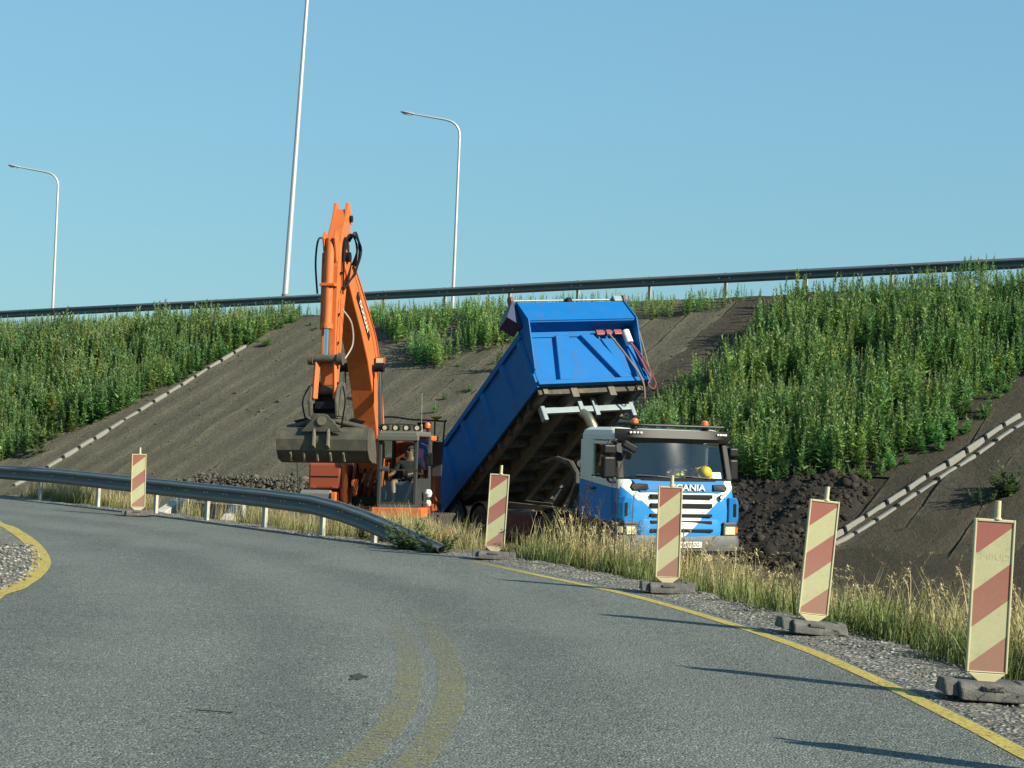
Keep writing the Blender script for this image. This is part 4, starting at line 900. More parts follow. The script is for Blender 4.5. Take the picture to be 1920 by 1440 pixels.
# ---- raised dump body
BL = 6.03; TH = R(30.6)
tip = MB(); tip.b2(0, BL, -1.22, 1.22, 0, .06)
tip = tip.build('dump_body', M_UNDER, truck); tip.location = (-8.88, 0, .72); tip.rotation_euler = (R(5.5), -TH, 0)
for sy_ in (-1, 1):
    MB().b2(0.02, BL, sy_ * 1.20, sy_ * 1.235, .061, 1.16).build('side_wall', M_TIPB, tip)
    MB().b2(-.0, BL + .02, sy_ * 1.18, sy_ * 1.29, 1.161, 1.29).build('top_rail', M_TIPB, tip, bevel=.015)
    MB().prism([(0, -.06), (BL + .02, -.06), (BL + .02, .27), (0, .20)], 'y', sy_ * 1.236, sy_ * 1.285).build('bottom_rail', M_TIPB, tip, bevel=.012)
    for k, xx in enumerate((.12, 1.35, 2.55, 3.75, 4.9, 5.88)):
        MB().add([(xx - .13, sy_ * 1.2355, .2), (xx + .13, sy_ * 1.2355, .2), (xx + .13, sy_ * 1.2355, 1.161), (xx - .13, sy_ * 1.2355, 1.161), (xx - .07, sy_ * 1.283, .2), (xx + .07, sy_ * 1.283, .2), (xx + .07, sy_ * 1.283, 1.161), (xx - .07, sy_ * 1.283, 1.161)],
                 [(0, 1, 2, 3), (4, 7, 6, 5), (0, 4, 5, 1), (1, 5, 6, 2), (2, 6, 7, 3), (3, 7, 4, 0)]).build('side_rib', M_TIPB, tip, bevel=.006)
    # cheek plate beside front wall
    MB().prism([(BL - .02, .3), (BL + .08, .35), (BL + .47, 1.34), (BL + .26, 1.92), (BL - .02, 1.92)], 'y', sy_ * 1.21, sy_ * 1.235).build('cheek_plate', M_TIPB, tip)
MB().b2(BL - .06, BL, -1.235, 1.235, .06, 1.88).build('front_wall', M_TIPB, tip)
MB().b2(BL - .04, BL + .10, -1.26, 1.26, -.04, .06).build('front_sill', M_TIPB, tip, bevel=.012)
MB().add([(BL + .44, -1.209, 1.33), (BL + .44, 1.209, 1.33), (BL + .23, 1.209, 1.92), (BL + .23, -1.209, 1.92), (BL + .41, -1.209, 1.32), (BL + .41, 1.209, 1.32), (BL + .2, 1.209, 1.91), (BL + .2, -1.209, 1.91)],
         [(0, 1, 2, 3), (4, 7, 6, 5), (0, 4, 5, 1), (1, 5, 6, 2), (2, 6, 7, 3), (3, 7, 4, 0)]).build('canopy_lip', M_TIPB, tip)
MB().b2(BL, BL + .41, -1.209, 1.209, 1.30, 1.319).build('canopy_soffit', M_TIPB, tip)
MB().b2(BL, BL + .035, -1.209, 1.209, 1.16, 1.30).build('upper_rail', M_TIPB, tip, bevel=.01)
def wall_rib(y0, y1, w, nm='front_rib'):
    MB().add([(BL, y0 - w, .06), (BL, y0 + w, .06), (BL, y1 + w, 1.16), (BL, y1 - w, 1.16), (BL + .1, y0 - w * .72, .06), (BL + .1, y0 + w * .72, .06), (BL + .1, y1 + w * .72, 1.16), (BL + .1, y1 - w * .72, 1.16)],
             [(0, 3, 2, 1), (4, 5, 6, 7), (0, 1, 5, 4), (1, 2, 6, 5), (2, 3, 7, 6), (3, 0, 4, 7)]).build(nm, M_TIPB, tip, bevel=.012)
wall_rib(-.62, -.38, .2); wall_rib(.75, .18, .2); wall_rib(1.05, 1.05, .1)
MB().prism([(-1.27, 1.35), (-1.27, 2.02), (-1.52, 1.58)], 'x', BL - .25, BL + .2).build('tarp_end_box', pm('dark_blue_steel', (.01, .03, .09), .6), tip)
MB().cyl((BL + .12, -1.25, 2.04), (BL + .12, 1.25, 2.04), .022, n=8).build('tarp_roller', M_PALE, tip, smooth=True)
for yy, cc in ((-1.28, pm('rusty_red', (.22, .08, .05), .7)), (1.3, pm('rusty_red', (.22, .08, .05), .7))):
    MB().cyl((BL + .12, yy - .03, 2.04), (BL + .12, yy + .03, 2.04), .095, n=14).build('roller_disc', cc, tip, smooth=True)
MB().box((BL + .15, 0, 1.98), (.14, .12, .16)).build('roller_bracket', M_BLK, tip, bevel=.02); MB().box((BL + .15, 1.12, 2.01), (.16, .2, .14)).build('roller_motor', M_PALE, tip, bevel=.02)
for k, yy in enumerate((.46, .66, .87)): MB().box((BL + .14, yy, 1.17), (.06, .18 if k != 1 else .12, .12)).build('marker_lamp', M_RLAMP, tip, bevel=.01)
MB().cyl((BL + .16, 1.04, .87), (BL + .16, 1.04, 1.18), .085, n=14).build('canister', M_WHITE, tip, smooth=True)
MB().tube([(BL + .2, .62, 1.1), (BL + .22, .82, .5), (BL + .2, .98, -.1), (BL + .0, 1.02, -.42)], .022, 8).build('shovel_handle', pm('worn_wood', (.24, .15, .08), .8), tip, smooth=True)
MB().tube([(BL + .2, 1.04, .85), (BL + .2, 1.1, .6), (BL + .21, 1.16, .1), (BL + .2, 1.2, -.05)], .02, 8).build('hose', M_REDL, tip, smooth=True)
MB().tube([(BL + .2, 1.06, .85), (BL + .24, 1.18, .4), (BL + .22, 1.24, -.0), (BL + .2, 1.26, -.2), (BL + .16, 1.18, -.3), (BL + .18, 1.1, -.18), (BL + .2, 1.2, -.05)], .013, 6).build('cable', M_REDL, tip, smooth=True)
MB().tube([(BL + .14, 1.24, 1.85), (BL + .3, 1.26, 1.2), (BL + .12, 1.28, .2), (BL + .06, 1.26, 0)], .02, 6).build('crank_rod', M_DUST, tip)
# underside: sills, cross beams, pale front bar, tipping frame
for yy in (-.42, .42): MB().b2(.2, BL - .1, yy - .07, yy + .07, -.26, -.001).build('sill_beam', M_DUST, tip)
for k in range(11):
    xx = .35 + k * .55; MB().prism([(xx - .05, -.001), (xx + .05, -.001), (xx + .035, -.15), (xx - .035, -.15)], 'y', -1.2, 1.2).build('cross_beam', M_UNDER, tip)
for yy in (-1.05, 1.05): MB().b2(.1, BL - .1, yy - .05, yy + .05, -.16, -.002).build('edge_beam', M_DUST, tip)
pb_ = MB(); pb_.box((BL - .55, 0, -.33), (.1, 1.95, .14)); pbo = pb_.build('hoist_bar', M_PALE, tip, bevel=.015)
for yy in (-1.0, 1.0): MB().box((BL - .58, yy, -.38), (.16, .1, .34)).build('bar_hook', M_PALE, pbo, bevel=.02)
for yy in (-.16, .16): MB().box((BL - .5, yy, -.3), (.06, .1, .42)).build('bar_lug', M_PALE, pbo, bevel=.012)
# twin-arm hoist between chassis and body (truck coordinates)
for yy in (-.5, .12):
    hk = MB(); hk.tube([(-5.0, yy, 2.05), (-4.2, yy, 2.16), (-3.6, yy, 2.08), (-3.3, yy, 1.85), (-3.3, yy, 1.6)], [.04, .06, .065, .06, .05], 8); hk.build('hoist_arm', M_UNDER, truck, smooth=True)
    MB().bar((-3.3, yy, 1.65), (-3.62, yy, 1.1), .12, .07).build('hoist_link', M_DUST, truck, bevel=.01)
    MB().cyl((-3.2, yy + .12, 1.9), (-3.6, yy + .12, 1.05), .045, n=10).build('hoist_rod', M_RIM, truck, smooth=True)
MB().box((-3.45, -.18, 1.98), (.24, .3, .24)).build('hoist_block', pm('cream_casting', (.34, .29, .17), .7, var=.3, dirt=.3), truck, bevel=.04)
MB().cyl((-5.2, 0, 1.1), (-4.1, 0, 2.05), .12, n=14).build('hydraulic_cylinder', M_CHAS, truck, smooth=True)
for sy_ in (-1, 1): MB().tube([(-3.4, sy_ * .3, 1.1), (-3.7, sy_ * .36, 1.45), (-3.5, sy_ * .3, 1.75), (-3.3, sy_ * .2, 1.9)], .02, 6).build('hydraulic_hose', M_BLK, truck)
# tailgate hanging from the rear of body
MB().add([(-.03, -1.2, .1), (-.03, 1.2, .1), (-.08, 1.2, 1.2), (-.08, -1.2, 1.2), (-.08, -1.2, .1), (-.08, 1.2, .1), (-.13, 1.2, 1.2), (-.13, -1.2, 1.2)], [(0, 1, 2, 3), (4, 7, 6, 5), (0, 4, 5, 1), (1, 5, 6, 2), (2, 6, 7, 3), (3, 7, 4, 0)]).build('tailgate', M_TIPB, tip)
# things lying in the cab
hat = MB(); hat.lathe([(.13, 0), (.13, .05), (.11, .1), (.06, .14), (.01, .15)], (0, 0, 0), 'z', 16); hat.lathe([(.165, -.012), (.165, 0), (.12, .006)], (0, -.0, 0), 'z', 16)
TRUCK_M = truck.matrix_basis @ Matrix.Diagonal((1, 1 / 1.065 * 1.03, 1 / .985 * 1.03, 1)) @ Matrix.Diagonal((1/1.03, 1/1.03, 1/1.03, 1))
bpy.context.view_layer.update()
ho = hat.build('hard_hat', M_YHAT, None, smooth=True); ho.matrix_world = TRUCK_M @ Matrix.Translation((-.30, .66, 1.95)) @ Matrix.Rotation(R(50), 4, 'Y'); tag(ho, 'yellow hard hat on the truck dashboard behind the windscreen', 'hard hat')
cdn = MB().b2(-.006, .006, -.1, .1, 0, .13).build('card', M_WHITE); cdn.matrix_world = TRUCK_M @ Matrix.Translation((-.285, .93, 1.852)) @ Matrix.Rotation(R(-22), 4, 'Y'); tag(cdn, 'white paper card propped on the truck dashboard next to the yellow helmet', 'paper card')

# ================================================================== people
def skinned(name, joints, edges, mat, parent, root, sub=2):
    names = list(joints); idx = {k: i for i, k in enumerate(names)}
    me = bpy.data.meshes.new(name); me.from_pydata([joints[k][0] for k in names], [(idx[a], idx[b]) for a, b in edges], [])
    o = bpy.data.objects.new(name, me); COL.objects.link(o); o.parent = parent
    sk = o.modifiers.new('skin', 'SKIN'); sk.use_smooth_shade = True; sk.branch_smoothing = .6
    for i, k in enumerate(names):
        r_ = joints[k][1]; me.skin_vertices[0].data[i].radius = (r_, r_) if not isinstance(r_, tuple) else r_
    me.skin_vertices[0].data[idx[root]].use_root = True
    sb = o.modifiers.new('sub', 'SUBSURF'); sb.levels = sub; sb.render_levels = sub
    me.materials.append(mat); return o
def hand(J, Ed, pre, w, d, side):
    d = Vector(d).normalized(); w = Vector(w); s_ = Vector(side).normalized(); dn = d.cross(s_).normalized()
    if dn.z > 0: dn = -dn
    J[pre + 'palm'] = (w + d * .06, (.036, .018)); Ed.append((pre + 'wr', pre + 'palm'))
    for i, (o_, L) in enumerate(((-.028, .062), (-.01, .075), (.01, .07), (.028, .055))):
        b = w + d * .095 + s_ * o_; m_ = b + d * L * .5 + dn * L * .2; e = m_ + d * L * .25 + dn * L * .42
        J[f'{pre}f{i}a'] = (b, .009); J[f'{pre}f{i}b'] = (m_, .0085); J[f'{pre}f{i}c'] = (e, .0075)
        Ed += [(pre + 'palm', f'{pre}f{i}a'), (f'{pre}f{i}a', f'{pre}f{i}b'), (f'{pre}f{i}b', f'{pre}f{i}c')]
    b = w + d * .045 - s_ * .035; e = b + d * .045 - s_ * .02 + dn * .02
    J[pre + 'ta'] = (b, .011); J[pre + 'tb'] = (e, .009); Ed += [(pre + 'palm', pre + 'ta'), (pre + 'ta', pre + 'tb')]
def seated_person(world, lab, pel, faceyaw, shirt, pants, hands_to, knees, feet, long_pants, vest=None, glasses=False, hair=(.03, .02, .015), cap=None):
    root = empty('person'); root.matrix_world = world; tag(root, lab, 'person')
    P = Vector(pel); ch = P + Vector((-.05, 0, .36)); nk = ch + Vector((.0, 0, .17)); hd = nk + Vector((.03, 0, .12)); tp = hd + Vector((.0, 0, .10))
    J = {'pel': (P, .14), 'ab': (P + Vector((-.03, 0, .17)), .135), 'ch': (ch, .145), 'nk': (nk, .055), 'hd': (hd, (.078, .09)), 'tp': (tp, (.06, .07))}
    Ed = [('pel', 'ab'), ('ab', 'ch'), ('ch', 'nk'), ('nk', 'hd'), ('hd', 'tp')]; sh = {}
    for k, sg in (('r', -1), ('l', 1)):
        s0 = ch + Vector((0, sg * .19, .07)); wr = Vector(hands_to[k]); el = (s0 + wr) / 2 + Vector((-.1, sg * .11, -.13))
        J[k + 'sh'] = (s0, .062); J[k + 'el'] = (el, .043); J[k + 'wr'] = (wr, .03); Ed += [('ch', k + 'sh'), (k + 'sh', k + 'el'), (k + 'el', k + 'wr')]
        hand(J, Ed, k, wr, (wr - el), (0, sg, 0)); hp = P + Vector((.05, sg * .1, -.02)); kn = Vector(knees[k]); ft = Vector(feet[k])
        J[k + 'hp'] = (hp, .085); J[k + 'kn'] = (kn, .058); J[k + 'cf'] = (kn.lerp(ft, .35) + Vector((-.02, 0, 0)), .055); J[k + 'an'] = (ft, .038); J[k + 'to'] = (ft + Vector((.17, 0, -.05)), .035)
        Ed += [('pel', k + 'hp'), (k + 'hp', k + 'kn'), (k + 'kn', k + 'cf'), (k + 'cf', k + 'an'), (k + 'an', k + 'to')]; sh[k] = (s0, el, kn, ft, hp)
    skinned('body', J, Ed, M_SKIN, root, 'pel')
    Js = {'a': (P + Vector((-.01, 0, .02)), .158), 'b': (P + Vector((-.03, 0, .17)), .152), 'c': (ch, .16), 'd': (nk + Vector((0, 0, -.05)), .075)}; Es = [('a', 'b'), ('b', 'c'), ('c', 'd')]
    for k in 'rl': s0, el = sh[k][:2]; Js[k + '1'] = (s0, .078); Js[k + '2'] = (s0.lerp(el, .75), .066); Es += [('c', k + '1'), (k + '1', k + '2')]
    skinned('shirt', Js, Es, shirt, root, 'a')
    Jp = {'p': (P, .158)}; Ep = []
    for k in 'rl':
        _, _, kn, ft, hp = sh[k]; Jp[k + '1'] = (hp, .102); Jp[k + '2'] = (hp.lerp(kn, .85 if not long_pants else 1), .082); Ep += [('p', k + '1'), (k + '1', k + '2')]
        if long_pants: Jp[k + '3'] = (ft, .058); Ep.append((k + '2', k + '3'))
    skinned('trousers' if long_pants else 'shorts', Jp, Ep, pants, root, 'p')
    for k in 'rl':
        ft = sh[k][3]; skinned('shoe', {'a': (ft + Vector((-.04, 0, -.03)), .045), 'b': (ft + Vector((.06, 0, -.05)), .05), 'c': (ft + Vector((.19, 0, -.06)), .038)}, [('a', 'b'), ('b', 'c')], M_BLK, root, 'b')
    rot = Matrix.Rotation(faceyaw, 3, 'Z'); hm = pm('hair', hair, .8)
    def hp_(v): return hd + rot @ Vector(v)
    hb = MB(); rings = []
    for th in np.linspace(R(5), R(85), 5): rings.append([tuple(hp_((-.012 + .102 * math.sin(th) * math.cos(a) * (1 if math.cos(a) < .2 else .88), .086 * math.sin(th) * math.sin(a), .06 + .085 * math.cos(th)))) for a in np.linspace(0, 6.283, 17)[:-1]])
    hb.loft(rings, True, False).build('hair', hm, root, smooth='all')
    nb = MB(); nb.prism([(.086, .045), (.118, -.005), (.086, -.015)], 'y', -.014, .014); nb.v = [tuple(hp_(v)) for v in nb.v]; nb.build('nose', M_SKIN, root, bevel=.005)
    for sg in (-1, 1):
        eb = MB().ball((0, sg * .088, .02), .03, 8, 5, (.6, .4, 1)); eb.v = [tuple(hp_(v)) for v in eb.v]; eb.build('ear', M_SKIN, root, smooth='all')
    mo = MB().box((.092, 0, -.045), (.012, .05, .012)); mo.v = [tuple(hp_(v)) for v in mo.v]; mo.build('mouth', pm('lips', (.3, .12, .09), .6), root)
    if glasses:
        gl = MB(); [gl.box((.098, sg * .036, .037), (.012, .055, .04)) for sg in (-1, 1)]; gl.box((.1, 0, .05), (.01, .03, .01)); [gl.bar((.09, sg * .075, .045), (0, sg * .095, .04), .008, .008) for sg in (-1, 1)]
        gl.v = [tuple(hp_(v)) for v in gl.v]; gl.build('sunglasses', pm('dark_lens', (.01, .01, .012), .1), root)
    else:
        for sg in (-1, 1):
            ey = MB().ball((.08, sg * .034, .03), .013, 8, 5); ey.v = [tuple(hp_(v)) for v in ey.v]; ey.build('eye', pm('eye_dark', (.05, .04, .035), .3), root, smooth='all')
    if vest:
        Jv = {'a': (P + Vector((-.01, 0, .05)), .17), 'b': (P + Vector((-.03, 0, .17)), .163), 'c': (ch + Vector((0, 0, .02)), .172)}
        skinned('vest', Jv, [('a', 'b'), ('b', 'c')], vest, root, 'a')
    return root
M_SHIRT = pm('dark_tshirt', (.055, .045, .05), .9, var=.3, scale=10, bmp=.4, bscale=20); M_SHORT = pm('dark_shorts', (.03, .03, .035), .9)
seated_person(TRUCK_M.copy(), 'driver in a hi-vis vest holding the steering wheel in the truck cab', (-1.12, .58, 1.62), R(10), pm('navy_shirt', (.04, .05, .08), .9), M_SHORT,
              {'r': (-.80, .40, 1.98), 'l': (-.78, .74, 2.02)}, {'r': (-.72, .46, 1.5), 'l': (-.72, .72, 1.5)}, {'r': (-.72, .45, 1.1), 'l': (-.72, .72, 1.1)}, True, vest=M_ORV)
for yy in (-.62, .58): MB().cyl((-1.15, yy, .99), (-1.15, yy, 1.36), .12, n=10).build('seat_base', M_DARKIN, truck)

# ================================================================== excavator
M_OR = pm('excavator_orange', (.68, .165, .042), .5, 0, var=.16, scale=3, dirt=.2, dcol=(.26, .11, .045), spec=.25)
M_ORD = pm('excavator_dark_orange', (.34, .07, .025), .5, 0, var=.16, scale=3, dirt=.12, dcol=(.12, .08, .05))
M_BKT = pm('worn_bucket_steel', (.085, .078, .06), .7, .25, var=.4, scale=4, dirt=.45, dcol=(.19, .165, .105), bmp=.4, bscale=25); M_CABF = pm('cab_frame', (.04, .044, .042), .6, 0, var=.2, spec=.3); M_GRN = pm('grey_green_panel', (.13, .135, .11), .6, var=.15)
EX_O = Vector((-2.82, 36.3, -.94))
exc = empty('excavator', EX_O, (R(1.5), 0, R(-100))); tag(exc, 'orange crawler excavator with its boom raised and wide ditching bucket', 'excavator')
# undercarriage
for sy_ in (-1, 1):
    tr = []; Lh, rr = 1.45, .46
    for a in np.linspace(-90, 90, 13): tr.append((Lh + rr * math.cos(R(a)), .47 + rr * math.sin(R(a))))
    for a in np.linspace(90, 270, 13): tr.append((-Lh + rr * math.cos(R(a)), .47 + rr * math.sin(R(a))))
    tk = MB().prism(tr, 'y', sy_ * .85, sy_ * 1.45).build('track', M_TYRE, exc)
    P2 = tr + [tr[0]]; acc = 0; pts = []
    for (a, b_) in zip(P2[:-1], P2[1:]):
        L = math.hypot(b_[0] - a[0], b_[1] - a[1]); k = max(1, int(L / .17))
        for j in range(k): t = (j + .5) / k; pts.append((a[0] + (b_[0] - a[0]) * t, a[1] + (b_[1] - a[1]) * t, math.atan2(b_[1] - a[1], b_[0] - a[0])))
    for (x, z, an) in pts:
        MB().box((x, sy_ * 1.15, z), (.12, .62, .05), Matrix.Rotation(-an, 3, 'Y')).build('track_shoe', M_BKT, tk)
    MB().b2(-1.4, 1.4, sy_ * .9, sy_ * 1.46, .3, .62).build('track_frame', M_ORD, exc, bevel=.03)
MB().b2(-1.0, 1.0, -.9, .9, .45, .8).build('lower_frame', M_ORD, exc, bevel=.05)
MB().cyl((0, 0, .8), (0, 0, .98), .62, n=24).build('slew_ring', M_BLK, exc, smooth=True)
# house
dk = MB(); dk.prism([(-2.3, -1.3), (1.1, -1.3), (1.1, -.36), (.75, -.3), (.75, .33), (1.1, .36), (1.52, .38), (1.52, 1.34), (.1, 1.3), (.05, .98), (-2.3, .98)], 'z', .98, 1.14); dk.build('deck', M_ORD, exc, bevel=.015)
MB().b2(1.0, 1.56, .36, 1.42, .90, 1.13).build('cab_sill', M_OR, exc, bevel=.02)
cw = [(-2.3 - .55 * math.cos(a), 1.12 * math.sin(a) - .16) for a in np.linspace(-1.57, 1.57, 15)]
MB().prism(cw + [(-1.7, .96), (-1.7, -1.28)], 'z', 1.02, 2.05).build('counterweight', M_OR, exc, bevel=.06)
hd_ = MB().b2(-1.95, -.35, -1.25, .92, 1.14, 2.15).build('engine_hood', M_OR, exc, bevel=.06, seg=3)
MB().b2(-.9, .02, .4, 1.0, 1.15, 2.5).build('cooling_housing', M_ORD, exc, bevel=.05)
MB().b2(-.5, .12, .85, 1.3, 2.505, 2.62).build('orange_cover', M_OR, exc, bevel=.03)
tb = MB().b2(.05, 1.05, -1.12, -.42, 1.48, 2.02).build('tool_box', M_ORD, exc, bevel=.05, seg=3); MB().box((1.055, -.77, 1.74), (.015, .6, .02)).build('lid_seam', M_BLK, tb)
for yy in (-1.02, -.55): MB().b2(1.05, 1.075, yy - .06, yy + .06, 1.5, 1.54).build('latch', M_ORD, tb, bevel=.008)
MB().prism([(.3, 1.15), (1.12, 1.15), (1.14, 1.40), (1.06, 1.46), (.3, 1.475)], 'y', -1.28, -.62).build('side_step', pm('grey_step', (.17, .18, .17), .7, var=.2, dirt=.2), exc, bevel=.03, seg=3)
MB().b2(.9, 1.16, -.61, -.5, 1.142, 1.42).build('step_end', M_OR, exc, bevel=.02)
MB().tube([(1.05, -1.3, 1.2), (1.05, -1.36, 2.0), (1.0, -1.35, 2.05), (.5, -1.33, 2.1), (.2, -1.3, 2.08)], .018, 8).build('hand_rail', M_CABF, exc, smooth=True)
MB().tube([(1.0, -1.42, 1.25), (1.0, -1.6, 1.4), (1.0, -1.64, 1.62), (1.0, -1.66, 1.72)], .016, 8).build('mirror_stalk', M_CABF, exc, smooth=True)
for sy_ in (-1, 1): MB().prism([(-.25, 1.141), (.72, 1.141), (.6, 1.5), (.3, 2.1), (-.05, 2.12), (-.3, 1.6)], 'y', sy_ * .31 - .03, sy_ * .31 + .03).build('boom_bracket', M_ORD, exc, bevel=.01)
for k, yy in enumerate((-.12, .02, .15)): MB().tube([(.2, yy, 1.95), (.55, yy + .05, 1.75), (.7, yy, 1.4), (.55, yy, 1.15)], .025, 6).build('hydraulic_hose', M_BLK, exc, smooth=True)
MB().b2(.2, .7, -.26, .26, 1.142, 1.34).build('valve_block', M_BLK, exc, bevel=.03)
# boom: stations (x, z, half height, half width)
def member(stn, name, mat, parent, bev=.02):
    rings = []
    for i, (x, z, hh, hw_) in enumerate(stn):
        a = stn[max(0, i - 1)]; b_ = stn[min(len(stn) - 1, i + 1)]; t = Vector((b_[0] - a[0], 0, b_[1] - a[1])).normalized(); nn = Vector((-t.z, 0, t.x)); c = Vector((x, 0, z))
        rings.append([tuple(c + nn * hh * s1 + Vector((0, hw_ * s2, 0))) for s1, s2 in ((-1, -1), (-1, 1), (1, 1), (1, -1))])
    return MB().loft(rings).build(name, mat, parent, bevel=bev)
BST = [(.12, 1.85, .17, .24), (.22, 2.25, .26, .235), (.42, 2.95, .34, .235), (.72, 3.7, .40, .235), (1.12, 4.35, .42, .23), (1.75, 4.95, .37, .222), (2.4, 5.45, .29, .21), (2.9, 5.85, .22, .2), (3.12, 6.02, .17, .19)]
boom = member(BST, 'boom', M_OR, exc)
for i, (x, z, hh, hw_) in enumerate(BST[1:-1]):
    pass
for t in ((.385, 3.0), (.98, 4.3)): pass
for sy_ in (-1, 1):
    txy = []
    if sy_ > 0:
        ang = math.atan2(5.55 - 4.55, 2.35 - 1.3)
        dp = MB().prism([(1.45, 4.52), (2.42, 5.33), (2.33, 5.45), (1.36, 4.64)], 'y', .21, .236); dpl = None
        dpo = dp.build('decal', M_BLK, boom); dpo.rotation_euler = (0, 0, 0)
        text_mesh('lettering', 'DOOSAN', .15, M_WHITE, boom, Matrix.Translation((1.89, .238, 4.985)) @ Matrix.Rotation(-R(40), 4, 'Y') @ Matrix.Rotation(R(180), 4, 'Z') @ Matrix.Rotation(R(90), 4, 'X') @ Matrix.Rotation(0, 4, 'Z'), .004, .003, 1.35)
    # boom cylinder
    y0 = sy_ * .40; MB().cyl((.85, y0, 1.2), (1.0, y0, 2.45), .085, n=14).build('boom_cylinder', M_OR, exc, smooth=True); MB().cyl((1.0, y0, 2.4), (1.1, y0 * .95, 4.0), .05, n=14).build('cylinder_rod', M_CHROME, exc, smooth=True)
    MB().cyl((1.1, sy_ * .28, 4.0), (1.1, sy_ * .47, 4.0), .1, n=12).build('cylinder_pin', M_BLK, exc, smooth=True)
    MB().tube([(.3, sy_ * .295, 2.2), (.62, sy_ * .3, 3.5), (1.05, sy_ * .3, 4.5), (1.9, sy_ * .285, 5.25), (2.7, sy_ * .255, 5.9)], .016, 6).build('boom_pipe', M_OR, boom, smooth=True)
wl = MB().box((.98, .36, 4.15), (.10, .2, .15)).build('work_light', M_ORD, boom, bevel=.015); MB().box((1.035, .36, 4.15), (.01, .15, .10)).build('lens', M_LAMP, wl)
MB().box((.66, 0, 3.0), (.012, .5, .03), Matrix.Rotation(R(-20), 3, 'Y')).build('weld_seam', M_OR, boom); 
MB().tube([(1.2, -.1, 3.95), (1.45, -.16, 4.15), (1.5, -.22, 4.55), (1.35, -.2, 4.7)], .014, 6).build('cable', M_GALVP, boom, smooth=True)
# arm (stick)
AST = [(2.78, 7.0, .11, .135), (2.86, 6.72, .2, .15), (3.06, 6.25, .31, .16), (3.2, 5.75, .33, .16), (3.32, 5.1, .27, .155), (3.40, 4.4, .22, .15), (3.46, 3.85, .17, .15), (3.49, 3.5, .12, .145)]
arm = member(AST, 'arm', M_OR, exc)
MB().cyl((3.1, -.27, 6.05), (3.1, .27, 6.05), .1, n=14).build('arm_pin', M_BLK, exc, smooth=True)
for sy_ in (-1, 1): MB().prism([(2.6, 6.75), (2.72, 7.16), (2.86, 7.16), (3.05, 6.75)], 'y', sy_ * .12 - .03, sy_ * .12 + .03).build('clevis_plate', M_OR, arm, bevel=.01)
MB().prism([(3.28, 6.05), (3.45, 6.42), (3.6, 6.5), (3.72, 6.35), (3.56, 5.9)], 'y', -.13, -.09).build('cylinder_lug', M_OR, arm, bevel=.008); MB().prism([(3.28, 6.05), (3.45, 6.42), (3.6, 6.5), (3.72, 6.35), (3.56, 5.9)], 'y', .09, .13).build('cylinder_lug', M_OR, arm, bevel=.008)
MB().cyl((3.6, 0, 6.35), (3.72, 0, 4.65), .088, n=16).build('bucket_cylinder', M_OR, exc, smooth=True); MB().cyl((3.717, 0, 4.7), (3.722, 0, 4.6), .115, n=16).build('cylinder_gland', M_OR, exc, smooth=True)
MB().cyl((3.72, 0, 4.62), (3.75, 0, 4.0), .052, n=14).build('cylinder_rod', M_CHROME, exc, smooth=True)
MB().tube([(3.4, -.195, 6.1), (3.42, -.2, 5.6), (3.45, -.195, 5.2), (3.5, -.19, 4.6)], .02, 6).build('arm_pipe', M_OR, arm, smooth=True); MB().tube([(3.52, .22, 5.2), (3.58, .22, 4.6), (3.6, .22, 4.15)], .016, 6).build('arm_pipe', M_OR, arm, smooth=True)
MB().box((3.66, 0, 5.45), (.24, .30, .06)).build('pipe_clamp', M_OR, arm, bevel=.01)
for k in range(5): MB().tube([(3.1 + .03 * k, .24 + .02 * k, 6.35 + .02 * k), (3.0 + .05 * k, .34 + .015 * k, 6.55 - .03 * k), (2.85, .38 + .01 * k, 6.2), (2.95 + .05 * k, .33 + .012 * k, 5.75), (3.3 + .03 * k, .24, 5.5 - .03 * k)], .02, 6).build('arm_hose', M_BLK, exc, smooth=True)
MB().tube([(3.3, -.2, 6.4), (3.4, -.3, 6.35), (3.45, -.33, 5.9), (3.5, -.27, 5.3)], .022, 6).build('arm_hose', M_BLK, exc, smooth=True)
MB().cyl((3.75, -.33, 4.02), (3.75, .33, 4.02), .085, n=14).build('link_pin', M_BKT, exc, smooth=True)
for sy_ in (-1, 1):
    MB().bar((3.75, sy_ * .29, 4.02), (3.42, sy_ * .22, 3.95), .06, .13).build('link_arm', M_BLK, exc, bevel=.015)
    MB().bar((3.75, sy_ * .17, 4.0), (3.80, sy_ * .2, 3.25), .06, .12).build('push_link', M_OR, exc, bevel=.015)
    MB().cyl((3.75, sy_ * .24, 4.02), (3.75, sy_ * .34, 4.02), .12, n=14).build('pin_boss', M_BKT, exc, smooth=True)
for k in range(4): MB().tube([(2.55 + .08 * k, .22, 5.75 + .06 * k), (2.75 + .06 * k, .30 + .02 * k, 6.25), (3.0 + .04 * k, .27, 6.5), (3.25 + .03 * k, .21, 6.2), (3.35, .2, 5.6 - .1 * k)], .017, 6).build('arm_hose', M_BLK, exc, smooth=True)
MB().tube([(3.35, .2, 5.0), (3.2, .34, 4.75), (3.15, .36, 4.35), (3.3, .25, 4.05)], .015, 6).build('arm_hose', M_GALVP, exc, smooth=True)
for x_, z_ in ((2.75, 6.85), (3.52, 3.52), (3.1, 6.05)): MB().cyl((x_, -.2, z_), (x_, .2, z_), .07, n=12).build('grease_collar', M_BLK, arm, smooth=True)
for z_ in (4.35, 4.9, 5.7): MB().box((3.47 + (5.1 - z_) * .05, .19, z_), (.07, .03, .05)).build('hose_clip', M_BLK, arm)
